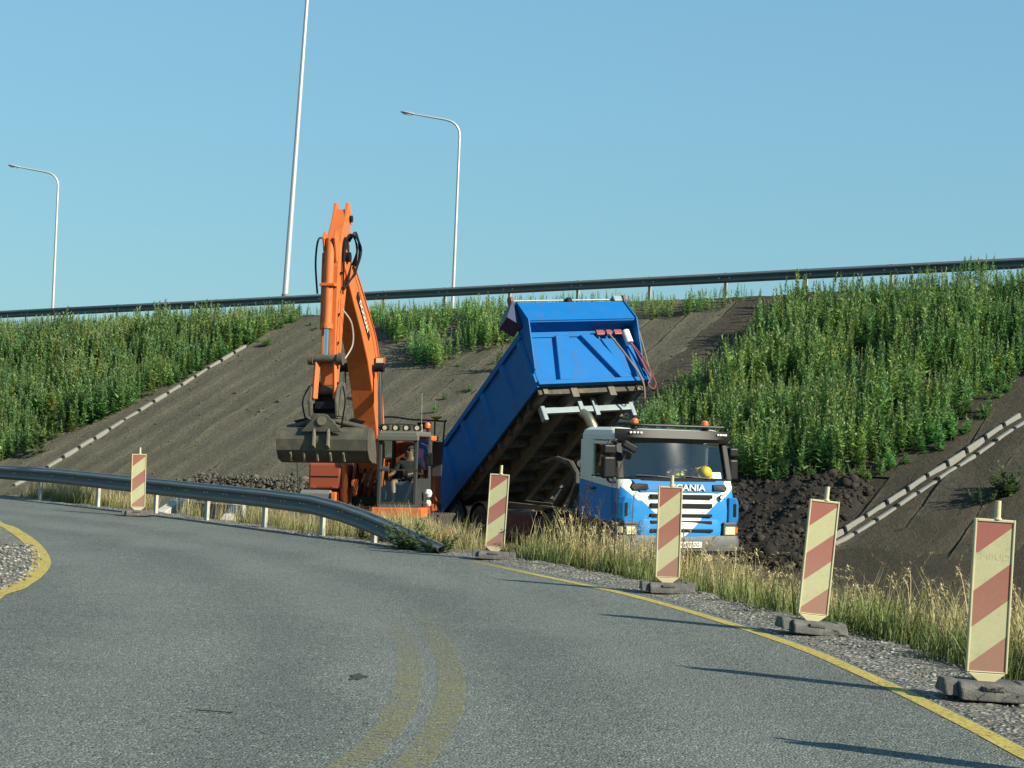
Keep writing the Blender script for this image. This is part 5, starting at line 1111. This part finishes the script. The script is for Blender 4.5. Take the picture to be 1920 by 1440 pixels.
# quick hitch
qh = MB(); qh.b2(3.35, 3.40, -.24, .24, 2.95, 3.5); qh.b2(3.35, 3.85, -.26, .26, 2.88, 2.97); qh.build('quick_hitch', M_BKT, exc, bevel=.015)
for sy_ in (-1, 1):
    MB().prism([(3.3, 2.92), (3.9, 2.92), (3.95, 3.2), (3.82, 3.5), (3.6, 3.6), (3.35, 3.58), (3.28, 3.3)], 'y', sy_ * .26 - .025, sy_ * .26 + .025).build('hitch_plate', M_BKT, exc, bevel=.012)
    MB().tube([(3.7, sy_ * .33, 3.5), (3.85, sy_ * .42, 3.2), (3.8, sy_ * .35, 2.8), (3.6, sy_ * .3, 2.6)], .016, 6).build('hitch_hose', M_BLK, exc, smooth=True)
MB().cyl((3.6, -.29, 3.42), (3.6, .29, 3.42), .09, n=14).build('hitch_pin', M_BKT, exc, smooth=True); MB().b2(3.6, 3.8, -.2, .2, 3.05, 3.2).build('hitch_jack', M_BLK, exc, bevel=.02)
# ditching bucket (hangs from the hitch as part of the machine)
bsec = [(3.30, 2.05), (3.55, 2.03), (3.80, 2.10), (3.93, 2.27), (3.95, 2.48), (3.85, 2.66), (3.70, 2.72)]
sec2 = bsec + [(x - .035 * (1 if i > 1 else 0), z + (.03 if i < 3 else -.0)) for i, (x, z) in enumerate(bsec)][::-1]
sec2 = bsec + [(3.69, 2.69), (3.83, 2.63), (3.915, 2.47), (3.9, 2.29), (3.785, 2.135), (3.55, 2.065), (3.30, 2.08)]
bk = MB().prism(sec2, 'y', -.87, .87).build('bucket', M_BKT, exc, bevel=.008)
for sy_ in (-1, 1):
    MB().prism(bsec + [(3.45, 2.62), (3.28, 2.2)], 'y', sy_ * .872, sy_ * .905).build('bucket_side', M_BKT, bk, bevel=.008)
    MB().cyl((3.68, sy_ * .2, 2.83), (3.6, sy_ * .78, 2.70), .055, n=12).build('tilt_cylinder', M_BKT, bk, smooth=True)
    MB().prism([(sy_ * .5, 2.65), (sy_ * .72, 2.84), (sy_ * .45, 2.9), (sy_ * .2, 2.72)], 'x', 3.42, 3.46).build('back_flap', M_BLK, bk, bevel=.01)
MB().prism([(-.42, 2.62), (.42, 2.62), (.10, 2.95), (-.10, 2.95)], 'x', 3.93, 3.97).build('tilt_plate', M_BKT, bk, bevel=.01)
MB().cyl((3.9, 0, 2.83), (4.0, 0, 2.83), .085, n=16).build('tilt_boss', M_DUST, bk, smooth=True)
for yy in (-.14, .14): MB().prism([(3.90, 2.28), (4.06, 2.36), (4.02, 2.62), (3.94, 2.72)], 'y', yy - .02, yy + .02).build('gusset', M_DUST, bk, bevel=.006)
for yy in (-.62, -.36, -.1, .16, .42): MB().prism([(3.72, 2.062), (3.84, 2.11), (3.905, 2.24), (3.93, 2.2), (3.86, 2.06)], 'y', yy - .015, yy + .015).build('wear_bar', M_DUST, bk)
MB().b2(3.22, 3.31, -.89, .89, 2.03, 2.055).build('cutting_edge', M_BKT, bk)
# cab
cx0, cx1, cy0, cy1, cz0, cz1 = .15, 1.5, .46, 1.28, 1.14, 2.62
for (x, y, nm) in ((cx1 - .04, cy0 + .03, 'f'), (cx1 - .04, cy1 - .04, 'f'), (cx0 + .05, cy0 + .03, 'r'), (cx0 + .05, cy1 - .04, 'r')):
    MB().bar((x, y, cz0), (x - (.12 if nm == 'f' else 0), y, cz1), .085, .07).build('cab_pillar', M_CABF, exc, bevel=.02)
MB().loft([[(cx0, cy0, z), (cx1 - .1 + e, cy0, z), (cx1 - .1 + e, cy1, z), (cx0, cy1, z)] for z, e in ((cz1 - .04, .02), (cz1 + .03, .03), (cz1 + .07, -.02))]).build('cab_roof', M_GRN, exc, bevel=.03)
MB().box((cx1 - .1, (cy0 + cy1) / 2, cz1 - .07), (.1, .86, .12)).build('roof_front', M_GRN, exc, bevel=.02)
MB().b2(cx0, cx0 + .06, cy0, cy1, cz0, cz0 + .75).build('cab_back', M_CABF, exc); MB().b2(cx0, cx1, cy0 + .02, cy1 - .02, cz0, cz0 + .06).build('cab_floor', M_DARKIN, exc)
MB().b2(cx1 - .09, cx1 - .02, cy0, cy1, cz0, cz0 + .1).build('front_sill', M_CABF, exc, bevel=.015); MB().box((cx1 - .075, (cy0 + cy1) / 2, 1.92 - .02), (.035, .85, .03)).build('screen_bar', M_CABF, exc)
MB().add([(cx1 - .03, cy0 + .05, cz0 + .08), (cx1 - .03, cy1 - .05, cz0 + .08), (cx1 - .15, cy1 - .05, cz1 - .1), (cx1 - .15, cy0 + .05, cz1 - .1)], [(0, 1, 2, 3)]).build('front_window', M_GLASS2, exc, recalc=False)
MB().add([(cx0 + .1, cy1 - .02, 1.75), (cx1 - .1, cy1 - .02, 1.75), (cx1 - .18, cy1 - .02, cz1 - .08), (cx0 + .1, cy1 - .02, cz1 - .08)], [(0, 1, 2, 3)]).build('side_window', M_GLASS2, exc, recalc=False)
MB().b2(cx0 + .09, cx1 - .08, cy1 - .05, cy1 - .01, cz0, 1.72).build('door_panel', M_CABF, exc, bevel=.015)
MB().b2(cx0 + .09, cx1 - .08, cy0 + .01, cy0 + .04, cz0, 1.5).build('side_panel', M_CABF, exc)
for k in range(4):
    yy = cy0 + .12 + k * .225; lb = MB().box((cx1 - .16, yy, cz1 + .135), (.1, .16, .11)).build('roof_light', M_BLK, exc, bevel=.025); MB().cyl((cx1 - .113, yy, cz1 + .135), (cx1 - .1, yy, cz1 + .135), .045, n=12).build('lens', M_LAMP, lb, smooth=True)
MB().tube([(cx1 - .2, cy0 + .02, cz1 + .08), (cx1 - .2, cy0 + .02, cz1 + .2), (cx1 - .2, cy1 - .1, cz1 + .2), (cx1 - .2, cy1 - .04, cz1 + .08)], .014, 6).build('light_bar', M_CABF, exc)
st = MB(); st.box((.62, .9, 1.5), (.46, .48, .14)); st.box((.42, .9, 1.85), (.14, .46, .62), Matrix.Rotation(R(-8), 3, 'Y')); st.box((.36, .9, 2.26), (.1, .26, .18)); st.build('seat', M_SEAT, exc, bevel=.04); MB().cyl((.62, .9, 1.2), (.62, .9, 1.43), .16, n=12).build('seat_base', M_DARKIN, exc)
for yy in (.6, 1.2): MB().tube([(.82, yy, 1.2), (.85, yy, 1.6), (.9, yy, 1.8)], .025, 8).build('control_lever', M_BLK, exc, smooth=True)
MB().box((1.22, .56, 1.92), (.05, .13, .1)).build('monitor', M_WHITE, exc, bevel=.01); MB().tube([(1.2, .48, 1.2), (1.22, .56, 1.88)], .015, 6).build('monitor_stalk', M_BLK, exc)
MB().box((.95, 1.42, 2.12), (.05, .15, .27)).build('mirror', M_BLK, exc, bevel=.03); MB().tube([(1.3, 1.32, 2.45), (1.1, 1.4, 2.4), (.97, 1.42, 2.2)], .014, 6).build('mirror_arm', M_CABF, exc)
bc = MB().cyl((-.2, 1.12, 2.62), (-.2, 1.12, 2.78), .03, n=8).build('beacon_base', M_BLK, exc); MB().lathe([(.06, 2.78), (.065, 2.86), (.04, 2.9), (.01, 2.91)], (-.2, 1.12, 0), 'z', 12).build('beacon_lens', M_AMBER, bc, smooth=True)
MB().box((-.6, .95, 2.84), (.05, .3, .15)).build('rear_screen', M_BLK, exc, bevel=.01)
MB().tube([(-1.2, -.2, 2.15), (-1.2, -.2, 2.98), (-1.2, .6, 2.98), (-1.2, 1.25, 2.95), (-1.2, 1.27, 2.9), (-1.2, 1.2, 2.0)], .02, 6).build('hood_rail', M_CABF, exc)
MB().tube([(-1.2, .9, 2.1), (-1.2, .9, 2.98)], .016, 6).build('rail_post', M_CABF, exc); MB().tube([(-1.2, 1.05, 2.1), (-1.2, 1.05, 3.02)], .018, 6).build('rail_post', M_CABF, exc)
MB().lathe([(.03, 2.98), (.13, 3.04), (.13, 3.06), (.05, 3.08)], (-1.2, 1.08, 0), 'z', 14).build('antenna_disc', pm('antenna_yellow', (.62, .5, .06), .5), exc, smooth=True)
MB().tube([(.3, 1.1, 2.65), (.3, 1.1, 2.85)], .018, 6).build('antenna_base', M_GALVP, exc); MB().tube([(.3, 1.1, 2.85), (.3, 1.1, 3.5)], .005, 5).build('antenna_whip', M_GALVP, exc)
MB().b2(-.7, -.64, 1.12, 1.34, 1.75, 2.5).build('open_cover', M_CABF, exc, bevel=.015)
for z, r_ in ((1.42, .085), (1.22, .065)): MB().lathe([(.02, -r_), (r_ * .7, -r_ * .8), (r_, 0), (r_ * .7, r_ * .8), (.02, r_)], (.9, 1.4, z), 'z', 12).build('canister', M_WHITE, exc, smooth=True)
bpy.context.view_layer.update()
seated_person(exc.matrix_basis.copy(), 'operator in dark shirt, shorts and sunglasses seated in the excavator cab', (.60, .92, 1.62), R(-12), M_SHIRT, M_SHORT,
              {'r': (.84, .58, 1.80), 'l': (.92, 1.08, 1.82)}, {'r': (1.05, .68, 1.66), 'l': (1.05, 1.14, 1.70)}, {'r': (1.18, .74, 1.27), 'l': (1.2, 1.0, 1.27)}, False, glasses=True)

# ================================================================== vegetation
def leaf_tris(base, d, L, w, nrm):
    d = np.array(d); sd = np.cross(d, nrm); sd /= (np.linalg.norm(sd) + 1e-9)
    m_ = base + d * L * .45; return [base, m_ + sd * w * .5, base + d * L - np.array([0, 0, L * .12]), m_ - sd * w * .5]
def weed_proto(seed, nl=44, spread=1.0, base_l=.17, spike=True, yellow=False, col=(.085, .135, .045)):
    r_ = np.random.default_rng(seed); V = []; Fc = []; C = []
    bx, by = r_.uniform(-.09, .09, 2); stem = lambda t: np.array([bx * t * t, by * t * t, t])
    for k in range(3):
        c = stem(k / 2); rr = .008 * (1 - .35 * k); V += [c + np.array([rr, 0, 0]), c + np.array([-rr * .5, rr * .87, 0]), c + np.array([-rr * .5, -rr * .87, 0])]; C += [np.array((.16, .18, .08))] * 3
    for k in range(2):
        for j in range(3): j2 = (j + 1) % 3; Fc += [(k * 3 + j, k * 3 + j2, k * 3 + 3 + j2), (k * 3 + j, k * 3 + 3 + j2, k * 3 + 3 + j)]
    def leaf(b0, d, L, w, cc):
        sd = np.cross(d, np.array([r_.normal(0, .4), r_.normal(0, .4), 1.])); sd /= np.linalg.norm(sd) + 1e-9; o_ = len(V)
        V.extend([b0 + d * L * .25 + sd * w * .5, b0 + d * L - np.array([0, 0, L * .15]), b0 + d * L * .25 - sd * w * .5, b0]); C.extend([cc] * 4); Fc.extend([(o_, o_ + 1, o_ + 2), (o_, o_ + 2, o_ + 3)])
    def leaf1(b0, d, L, w, cc):
        sd = np.cross(d, np.array([r_.normal(0, .4), r_.normal(0, .4), 1.])); sd /= np.linalg.norm(sd) + 1e-9; o_ = len(V)
        V.extend([b0 + sd * w * .5, b0 + d * L - np.array([0, 0, L * .15]), b0 - sd * w * .5]); C.extend([cc] * 3); Fc.append((o_, o_ + 1, o_ + 2))
    for i in range(nl):
        t = .08 + .92 * (i / nl) ** .9; az = i * 2.4 + r_.uniform(-.4, .4); el = R(r_.uniform(0, 45) + 25 * t)
        L = (base_l * (1 - t * t) ** .8 + .04) * r_.uniform(.7, 1.3) * spread; br = r_.uniform(0, .09) * (1 - t) * spread
        dh = np.array([math.cos(az), math.sin(az), 0]); b0 = stem(t) + dh * br + np.array([0, 0, br * .6]); d = dh * math.cos(el) + np.array([0, 0, math.sin(el)])
        g = r_.uniform(.7, 1.3); cc = np.array(col) * g + (t > .72) * np.array([.03, .03, .012])
        if yellow and t > .66 and r_.random() < .35: cc = np.array([.42, .36, .03])
        (leaf1 if nl < 60 else leaf)(b0, d, L, L * r_.uniform(.45, .65), cc)
    if spike:
        for i in range(8):
            t = .82 + .26 * i / 8; az = i * 2.4; leaf1(stem(min(t, 1.02)) + np.array([0, 0, max(0, t - 1.02)]), np.array([.45 * math.cos(az), .45 * math.sin(az), .9]), .075, .04, np.array((.19, .26, .12)) * r_.uniform(.8, 1.2))
    return np.array(V), np.array(Fc), np.array(C)
M_LEAF = colmat('leaves', .55, .32, 3.0, tcol=(1.0, 1.2, .6))
WEEDS = [weed_proto(i, 40 + (i % 3) * 6, .9, .075 + .02 * (i % 4), col=((.215, .36, .12), (.26, .39, .115), (.165, .33, .13))[i % 3]) for i in range(12)]
def bush_proto(seed, stems, rad, nl, L, col):
    r_ = np.random.default_rng(seed); Vs, Fs2, Cs, off = [], [], [], 0
    for i in range(stems):
        v, f, c = weed_proto(seed * 50 + i, nl, 1.0, L, i % 3 == 0, col=col); h = r_.uniform(.45, 1.0); a = r_.uniform(0, 6.28); q = rad * math.sqrt(r_.uniform(0, 1)); tx, ty = math.cos(a) * q, math.sin(a) * q
        v = v * np.array([1, 1, h]); v = v + np.stack([tx * (.5 + v[:, 2] * .8), ty * (.5 + v[:, 2] * .8), 0 * v[:, 2]], 1); Vs.append(v); Fs2.append(f + off); Cs.append(c); off += len(v)
    return np.concatenate(Vs), np.concatenate(Fs2), np.concatenate(Cs)
BUSHY = [bush_proto(40 + i, 5, .28, 24, .2, (.115, .25, .085)) for i in range(4)]
def plant_patch(name, label, poly_px, dens, h0, h1, protos, thin=0.0, sd=0, colr=1.0, cmin=.42):
    poly = [tuple(ground_hit(*p)[:2]) for p in poly_px]; xs = [p[0] for p in poly]; ys = [p[1] for p in poly]
    area = abs(sum(poly[i][0] * poly[(i + 1) % len(poly)][1] - poly[(i + 1) % len(poly)][0] * poly[i][1] for i in range(len(poly)))) / 2
    x, y = poly_sample(poly, int(area * dens)); nz = fbm(x * .55 + sd, y * .55, 3, 70 + sd); keep = RNG.random(len(x)) < np.clip(1 - thin * 4.5 * np.maximum(0, .48 - nz), 0, 1); x, y, nz = x[keep], y[keep], nz[keep]
    P = np.stack([x, y, zt(x, y) - .02], 1); k = len(x); ndv = su(x, y)[1]; okc = ndv > .45; x, y, nz, P, ndv = x[okc], y[okc], nz[okc], P[okc], ndv[okc]; k = len(x); h = RNG.uniform(h0, h1, k) * (.42 + 1.2 * fbm(x * 1.1 + sd, y * 1.1, 3, 99)) * np.clip((ndv + .6) / 3.2, np.where(x > 6.5, np.maximum(cmin, .42 + (x - 6.5) * .03), cmin), 1); hue = fbm(x * .4 + 9, y * .4, 2, 90); g = RNG.uniform(.72, 1.25, k) * (.8 + .5 * hue) * colr
    cols = np.stack([g * (1 + .45 * (hue - .4)), g, g * .95], 1); od = RNG.random(k) < .09; cols[od] *= np.array([1.35, 1.05, .8]); tilt = RNG.normal(0, .07, (k, 2)) + np.array([-.02, 0])
    V_, F_, C_ = scatter(protos, P, h, RNG.uniform(0, 6.28, k), cols, tilt, RNG.uniform(.8, 1.25, k))
    return tag(np_mesh(name, V_, F_, M_LEAF, C_), label, 'weeds', kind='stuff')
plant_patch('slope_weeds', 'dense tall green weeds covering the slope to the right above the topsoil bank', [(1478, 566), (1700, 545), (2010, 515), (2010, 700), (1920, 705), (1850, 745), (1770, 815), (1700, 860), (1640, 885), (1540, 898), (1440, 905), (1370, 900), (1240, 880), (1180, 830), (1235, 775), (1325, 712), (1395, 655), (1450, 600)], 125, .6, 1.2, WEEDS, .45, 1)
plant_patch('slope_undergrowth', 'low leafy undergrowth beneath the tall weeds above the topsoil bank', [(1478, 566), (2010, 515), (2010, 700), (1850, 745), (1770, 815), (1640, 885), (1440, 905), (1240, 880), (1240, 775), (1330, 715), (1450, 605)], 14, .35, .6, BUSHY, .2, 11)
plant_patch('slope_weeds', 'broad mass of dark green weeds on the slope beyond the single row of blocks', [(-110, 610), (60, 604), (300, 598), (520, 592), (585, 592), (540, 610), (470, 648), (390, 690), (300, 738), (210, 785), (120, 820), (60, 850), (-20, 880), (-110, 890)], 44, .6, 1.2, WEEDS + BUSHY[:1], .5, 2, .95)
plant_patch('slope_undergrowth', 'low leafy undergrowth beneath the dark weeds beyond the single row of blocks', [(-110, 610), (300, 598), (585, 592), (470, 648), (300, 738), (120, 820), (-20, 880), (-110, 890)], 6, .35, .65, BUSHY, .2, 12)
plant_patch('slope_weeds', 'patch of bright green weeds between the digger boom and the raised tipper', [(690, 590), (980, 572), (1010, 575), (990, 640), (930, 660), (880, 668), (820, 695), (775, 690), (740, 645), (700, 612)], 42, .6, 1.05, WEEDS, .9, 3, 1.25)
plant_patch('crest_weeds', 'strip of green weeds under the upper guardrail above the tipper', [(960, 578), (1200, 568), (1430, 556), (1480, 554), (1400, 568), (1330, 590), (1250, 600), (1100, 606), (970, 606)], 42, .5, .95, WEEDS, .5, 4, 1.2)
plant_patch('crest_weeds', 'low weeds along the crest between the tall lamp pole and the tipper', [(560, 592), (1000, 570), (1000, 580), (800, 592), (700, 600), (600, 602)], 22, .35, .8, WEEDS, .4, 5, 1.1)
plant_patch('slope_weeds', 'sparse young weeds dotted over the bare slope', [(420, 640), (600, 610), (960, 680), (900, 780), (720, 800), (560, 700)], .45, .2, .5, BUSHY, 0, 6, 1.1)
plant_patch('slope_weeds', 'leafy weeds fringing the bare strip beside the double concrete blocks', [(1640, 880), (1780, 812), (1860, 748), (1925, 700), (1935, 716), (1870, 770), (1790, 835), (1660, 905)], 14, .3, .7, BUSHY, .4, 7, 1.35)
plant_patch('topsoil_weeds', 'scattered weeds rooted on top of the dark topsoil bank', [(1400, 895), (1560, 888), (1650, 895), (1620, 925), (1500, 912), (1400, 910)], 7, .25, .55, BUSHY, .3, 8, 1.2)
# single plants
def single_plant(name, label, p, proto, h, col=(1, 1, 1), wid=1.0):
    V0, F0, C0 = proto; o = np_mesh(name, V0 * np.array([wid, wid, 1]) * h, F0, M_LEAF, np.asarray(C0) * np.array(col)); o.location = p; o.rotation_euler = (0, 0, random.uniform(0, 6)); tag(o, label, 'plant'); return o
flow = [weed_proto(80 + i, 90, 1.4, .14, False, True) for i in range(3)]
for i, (px, py, h, lab) in enumerate(((118, 606, .8, 'yellow flowering weed beside the lone lamp pole below the crest rail'), (22, 668, 1.2, 'yellow flowering weed near the bare earth corner of the weedy slope'), (98, 712, 1.25, 'yellow flowering weed amid dark green weeds, the highest of the mid slope ones'),
         (96, 800, 1.4, 'tall yellow flowering weed low on the weedy slope'), (180, 690, 1.1, 'small yellow flowering weed half way up the weedy slope'), (228, 604, .65, 'pale yellow flowering weed under the crest guardrail'), (70, 838, 1.2, 'yellow green flowering weed at the foot of the weedy slope'))):
    gp_ = ground_hit(px, py + 18); single_plant('flowering_weed', lab, tuple(gp_ - np.array([0, 0, .05])), flow[i % 3], h)
gp_ = ground_hit(1885, 935); single_plant('leafy_shrub', 'dark leafy shrub on the bare earth right of the double concrete blocks', tuple(gp_), bush_proto(120, 14, .5, 26, .2, (.07, .12, .045)), .8)
gp_ = ground_hit(1845, 945); single_plant('leafy_shrub', 'small spreading shrub beside the bigger dark shrub on bare earth', tuple(gp_), bush_proto(121, 9, .9, 22, .25, (.075, .12, .045)), .4)
gp_ = ground_hit(942, 700); single_plant('leafy_shrub', 'light green weed growing against the tipper side on the bare slope', tuple(gp_), bush_proto(122, 6, .2, 30, .14, (.11, .16, .055)), .9)
# bush at the sunken end of the near guardrail
for i, (px, py, hh, ww, lab) in enumerate(((775, 1030, .48, 1.6, 'bushy green plant growing over the sunken end of the near guardrail'), (815, 1036, .36, 1.8, 'low green plant spreading past the buried guardrail tip'))):
    p = onz(px, py); single_plant('roadside_bush', lab, (p[0], p[1], -.02), bush_proto(130 + i, 26, 1.0, 24, .2, (.085, .125, .055)), hh)
p = onz(680, 1012); single_plant('roadside_bush', 'dark upright weed beside a post of the near guardrail', (p[0], p[1] - .1, -.02), bush_proto(135, 6, .2, 30, .16, (.05, .075, .035)), .38)
# dry dock plants in front of the truck
def dry_proto(seed, nb, col, seedy=True):
    r_ = np.random.default_rng(seed); V = []; Fc = []; C = []
    def rod(a, b_, r0_, r1_, c):
        a = np.array(a); b_ = np.array(b_); o_ = len(V)
        for p_, rr in ((a, r0_), (b_, r1_)):
            for an in (0, 2.1, 4.2): V.append(p_ + np.array([rr * math.cos(an), rr * math.sin(an), 0])); C.append(c)
        for j in range(3): j2 = (j + 1) % 3; Fc.extend([(o_ + j, o_ + j2, o_ + 3 + j2), (o_ + j, o_ + 3 + j2, o_ + 3 + j)])
    rod((0, 0, 0), (.03, .02, 1), .012, .004, np.array(col) * .8)
    for i in range(nb):
        t = r_.uniform(.35, .98); az = r_.uniform(0, 6.28); L = r_.uniform(.18, .42) * (1.15 - t * .6); a = np.array([.03 * t, .02 * t, t]); b_ = a + np.array([math.cos(az) * L * .55, math.sin(az) * L * .55, L * .8]); rod(a, b_, .005, .002, np.array(col))
        if seedy:
            for j in range(22):
                q = a + (b_ - a) * r_.uniform(.15, 1.05) + r_.normal(0, .014, 3); o_ = len(V); V.extend(leaf_tris(q, np.array([math.cos(j), math.sin(j), .4]), .03, .024, np.array([0, 0, 1.]))); C.extend([np.array(col) * r_.uniform(.6, 1.4)] * 4); Fc.extend([(o_, o_ + 1, o_ + 2), (o_, o_ + 2, o_ + 3)])
    return np.array(V), np.array(Fc), np.array(C)
p = onz(1105, 1090, -.1); single_plant('dry_dock_plant', 'rusty brown seeding dock plant standing before the truck front wheel', (p[0], p[1] + 1.2, float(zt(p[0], p[1] + 1.2))), dry_proto(5, 16, (.11, .065, .04)), 1.05, wid=.75)
for i, (px, hh, lab) in enumerate(((1160, 1.45, 'tall bare branching dead weed in front of the truck bumper corner'), (1190, 1.1, 'thin dead weed stalk next to the truck headlight'), (1130, .95, 'short dead weed stalk between dock plant and truck bumper'))):
    p = onz(px, 1100, -.1); single_plant('dead_weed', lab, (p[0], p[1] + 1.0, float(zt(p[0], p[1] + 1.0))), dry_proto(9 + i, 12, (.12, .10, .07), False), hh, wid=.6)

# grasses on the verge
def blade(V, Fc, C, b0, h, az, lean, w, c0, c1, seg=3):
    o_ = len(V); dh = np.array([math.cos(az), math.sin(az), 0]); sd = np.array([-math.sin(az), math.cos(az), 0])
    for k in range(seg):
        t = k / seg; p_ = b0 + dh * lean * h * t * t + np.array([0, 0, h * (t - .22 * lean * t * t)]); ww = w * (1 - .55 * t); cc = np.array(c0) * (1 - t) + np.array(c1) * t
        V.append(p_ - sd * ww); V.append(p_ + sd * ww); C.append(cc); C.append(cc)
    V.append(b0 + dh * lean * h + np.array([0, 0, h * (1 - .22 * lean)])); C.append(np.array(c1))
    for k in range(seg - 1): a = o_ + 2 * k; Fc.extend([(a, a + 1, a + 3), (a, a + 3, a + 2)])
    a = o_ + 2 * (seg - 1); Fc.append((a, a + 1, a + 2))
def clump(seed, n, hr, c0, c1, lean=.55, w=.0055, rad=.09):
    r_ = np.random.default_rng(seed); V = []; Fc = []; C = []
    for i in range(n):
        az = r_.uniform(0, 6.28); q = r_.normal(0, rad, 2); g = r_.uniform(.7, 1.3)
        blade(V, Fc, C, np.array([q[0], q[1], 0]), r_.uniform(*hr), az, r_.uniform(.1, lean), w * r_.uniform(.7, 1.4), np.array(c0) * g, np.array(c1) * g)
    return np.array(V), np.array(Fc), np.array(C)
def seed_stem(seed, c, droop=.6, fluffy=True):
    r_ = np.random.default_rng(seed); V = []; Fc = []; C = []
    for s_ in range(3):
        az = r_.uniform(0, 6.28); ln = r_.uniform(.15, .5); q = r_.normal(0, .05, 2); h = r_.uniform(.75, 1.05); pts = []; dh = np.array([math.cos(az), math.sin(az), 0])
        for t in np.linspace(0, 1, 7): pts.append(np.array([q[0], q[1], 0]) + dh * ln * h * t ** 2.2 + np.array([0, 0, h * (t - droop * .32 * max(0, t - .6) ** 2 * 6)]))
        g = r_.uniform(.75, 1.25)
        for k in range(6):
            o_ = len(V); rr = .0042 * (1 - .5 * k / 6); sd = np.array([-dh[1], dh[0], 0])
            V += [pts[k] - sd * rr, pts[k] + sd * rr, pts[k + 1] + sd * rr * .85, pts[k + 1] - sd * rr * .85]; C += [np.array(c) * g] * 4; Fc += [(o_, o_ + 1, o_ + 2), (o_, o_ + 2, o_ + 3)]
        for j in range(12 if fluffy else 6):
            t = r_.uniform(.72, 1.0); i0 = min(5, int(t * 6)); f = t * 6 - i0; b0 = pts[i0] * (1 - f) + pts[i0 + 1] * f; d = r_.normal(0, 1, 3) * .6 + (pts[i0 + 1] - pts[i0]) * 8; d /= np.linalg.norm(d)
            o_ = len(V); V += leaf_tris(b0, d, .05, .014, np.array([0.3, .2, 1.])); C += [np.array(c) * g * 1.1] * 4; Fc += [(o_, o_ + 1, o_ + 2), (o_, o_ + 2, o_ + 3)]
    return np.array(V), np.array(Fc), np.array(C)
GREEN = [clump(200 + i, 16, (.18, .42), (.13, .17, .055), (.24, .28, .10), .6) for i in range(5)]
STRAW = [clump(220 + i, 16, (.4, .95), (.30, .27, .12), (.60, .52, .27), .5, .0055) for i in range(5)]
SEEDS = [seed_stem(240 + i, (.62, .52, .30), .8) for i in range(5)] + [seed_stem(250 + i, (.30, .21, .12), .2) for i in range(2)]
M_GRASS = colmat('grass', .6, .3, 2.0, tcol=(1.1, 1.15, .6))
def verge(k, protos, dmin, dmax, smin, smax, i0, i1, mode):
    ti = RNG.integers(i0, i1, k); oo = RNG.uniform(0, 1, k); o_ = dmin + (dmax - dmin) * oo; x = E3f[ti, 0] + nrf[ti, 0] * o_ + RNG.normal(0, .08, k); y = E3f[ti, 1] + nrf[ti, 1] * o_ + RNG.normal(0, .08, k)
    nz = fbm(x * 1.3, y * 1.3, 3, 33); keep = (edge_dist(x, y) > dmin * .9) & (RNG.random(k) < np.clip((nz - .34) * 5, .04, 1)); s_, nd = su(x, y); keep &= nd > 14.2
    # keep clear of truck and digger footprints
    tx = (x - TRUCK_O.x) * math.sin(TY) - (y - TRUCK_O.y) * math.cos(TY); ty = (x - TRUCK_O.x) * math.cos(TY) + (y - TRUCK_O.y) * math.sin(TY)
    keep &= ~((tx > -9.3) & (tx < .15) & (np.abs(ty) < 1.35)); keep &= ~((np.abs(x - EX_O.x) < 1.6) & (np.abs(y - EX_O.y) < 2.0))
    hx, hy = hw.location.x, hw.location.y; keep &= ~((np.abs(x - hx) < 1.15) & (y > hy - 3.5) & (y < hy + 1.6) & (RNG.random(k) < .85))
    x, y, nz = x[keep], y[keep], nz[keep]; k = len(x); P = np.stack([x, y, zt(x, y) + (.02 if dmin < 1 else -.01)], 1); g = RNG.uniform(.75, 1.25, k) * (.7 + .6 * nz)
    sc_ = RNG.uniform(smin, smax, k) * (.7 + .6 * nz); tl = RNG.normal(0, .1, (k, 2)) + np.array([.08, .0])
    return scatter(protos, P, sc_, RNG.uniform(0, 6.28, k), np.stack([g, g, g], 1), tl)
# index range along the road: 0 = near right, 600 = far left
def find_i(px, py):
    q = onz(px, py)[:2]; return int(np.argmin(np.hypot(E3f[:, 0] - q[0], E3f[:, 1] - q[1])))
iR = find_i(1920, 1398); iG = find_i(860, 1044); iL = min(599, find_i(0, 932) + 40); iA = max(0, iR - 45)
def merge(parts):
    Vs, Fs2, Cs, off = [], [], [], 0
    for v, f, c in parts: Vs.append(v); Fs2.append(f + off); Cs.append(c); off += len(v)
    return np.concatenate(Vs), np.concatenate(Fs2), np.concatenate(Cs)
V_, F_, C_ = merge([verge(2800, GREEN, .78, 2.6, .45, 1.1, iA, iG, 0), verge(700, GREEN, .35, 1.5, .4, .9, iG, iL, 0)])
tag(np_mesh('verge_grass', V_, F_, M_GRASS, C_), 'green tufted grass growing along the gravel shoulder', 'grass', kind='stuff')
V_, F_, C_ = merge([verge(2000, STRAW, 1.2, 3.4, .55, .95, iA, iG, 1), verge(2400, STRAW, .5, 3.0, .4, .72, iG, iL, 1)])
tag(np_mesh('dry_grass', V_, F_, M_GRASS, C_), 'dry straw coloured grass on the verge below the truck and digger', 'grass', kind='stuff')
V_, F_, C_ = merge([verge(1700, SEEDS, 1.15, 3.5, .5, 1.05, iA, iG, 2), verge(800, SEEDS, .6, 3.0, .4, .65, iG, iL, 2)])
tag(np_mesh('seeding_grass', V_, F_, M_GRASS, C_), 'tall seeding grass with drooping beige heads on the verge', 'grass', kind='stuff')
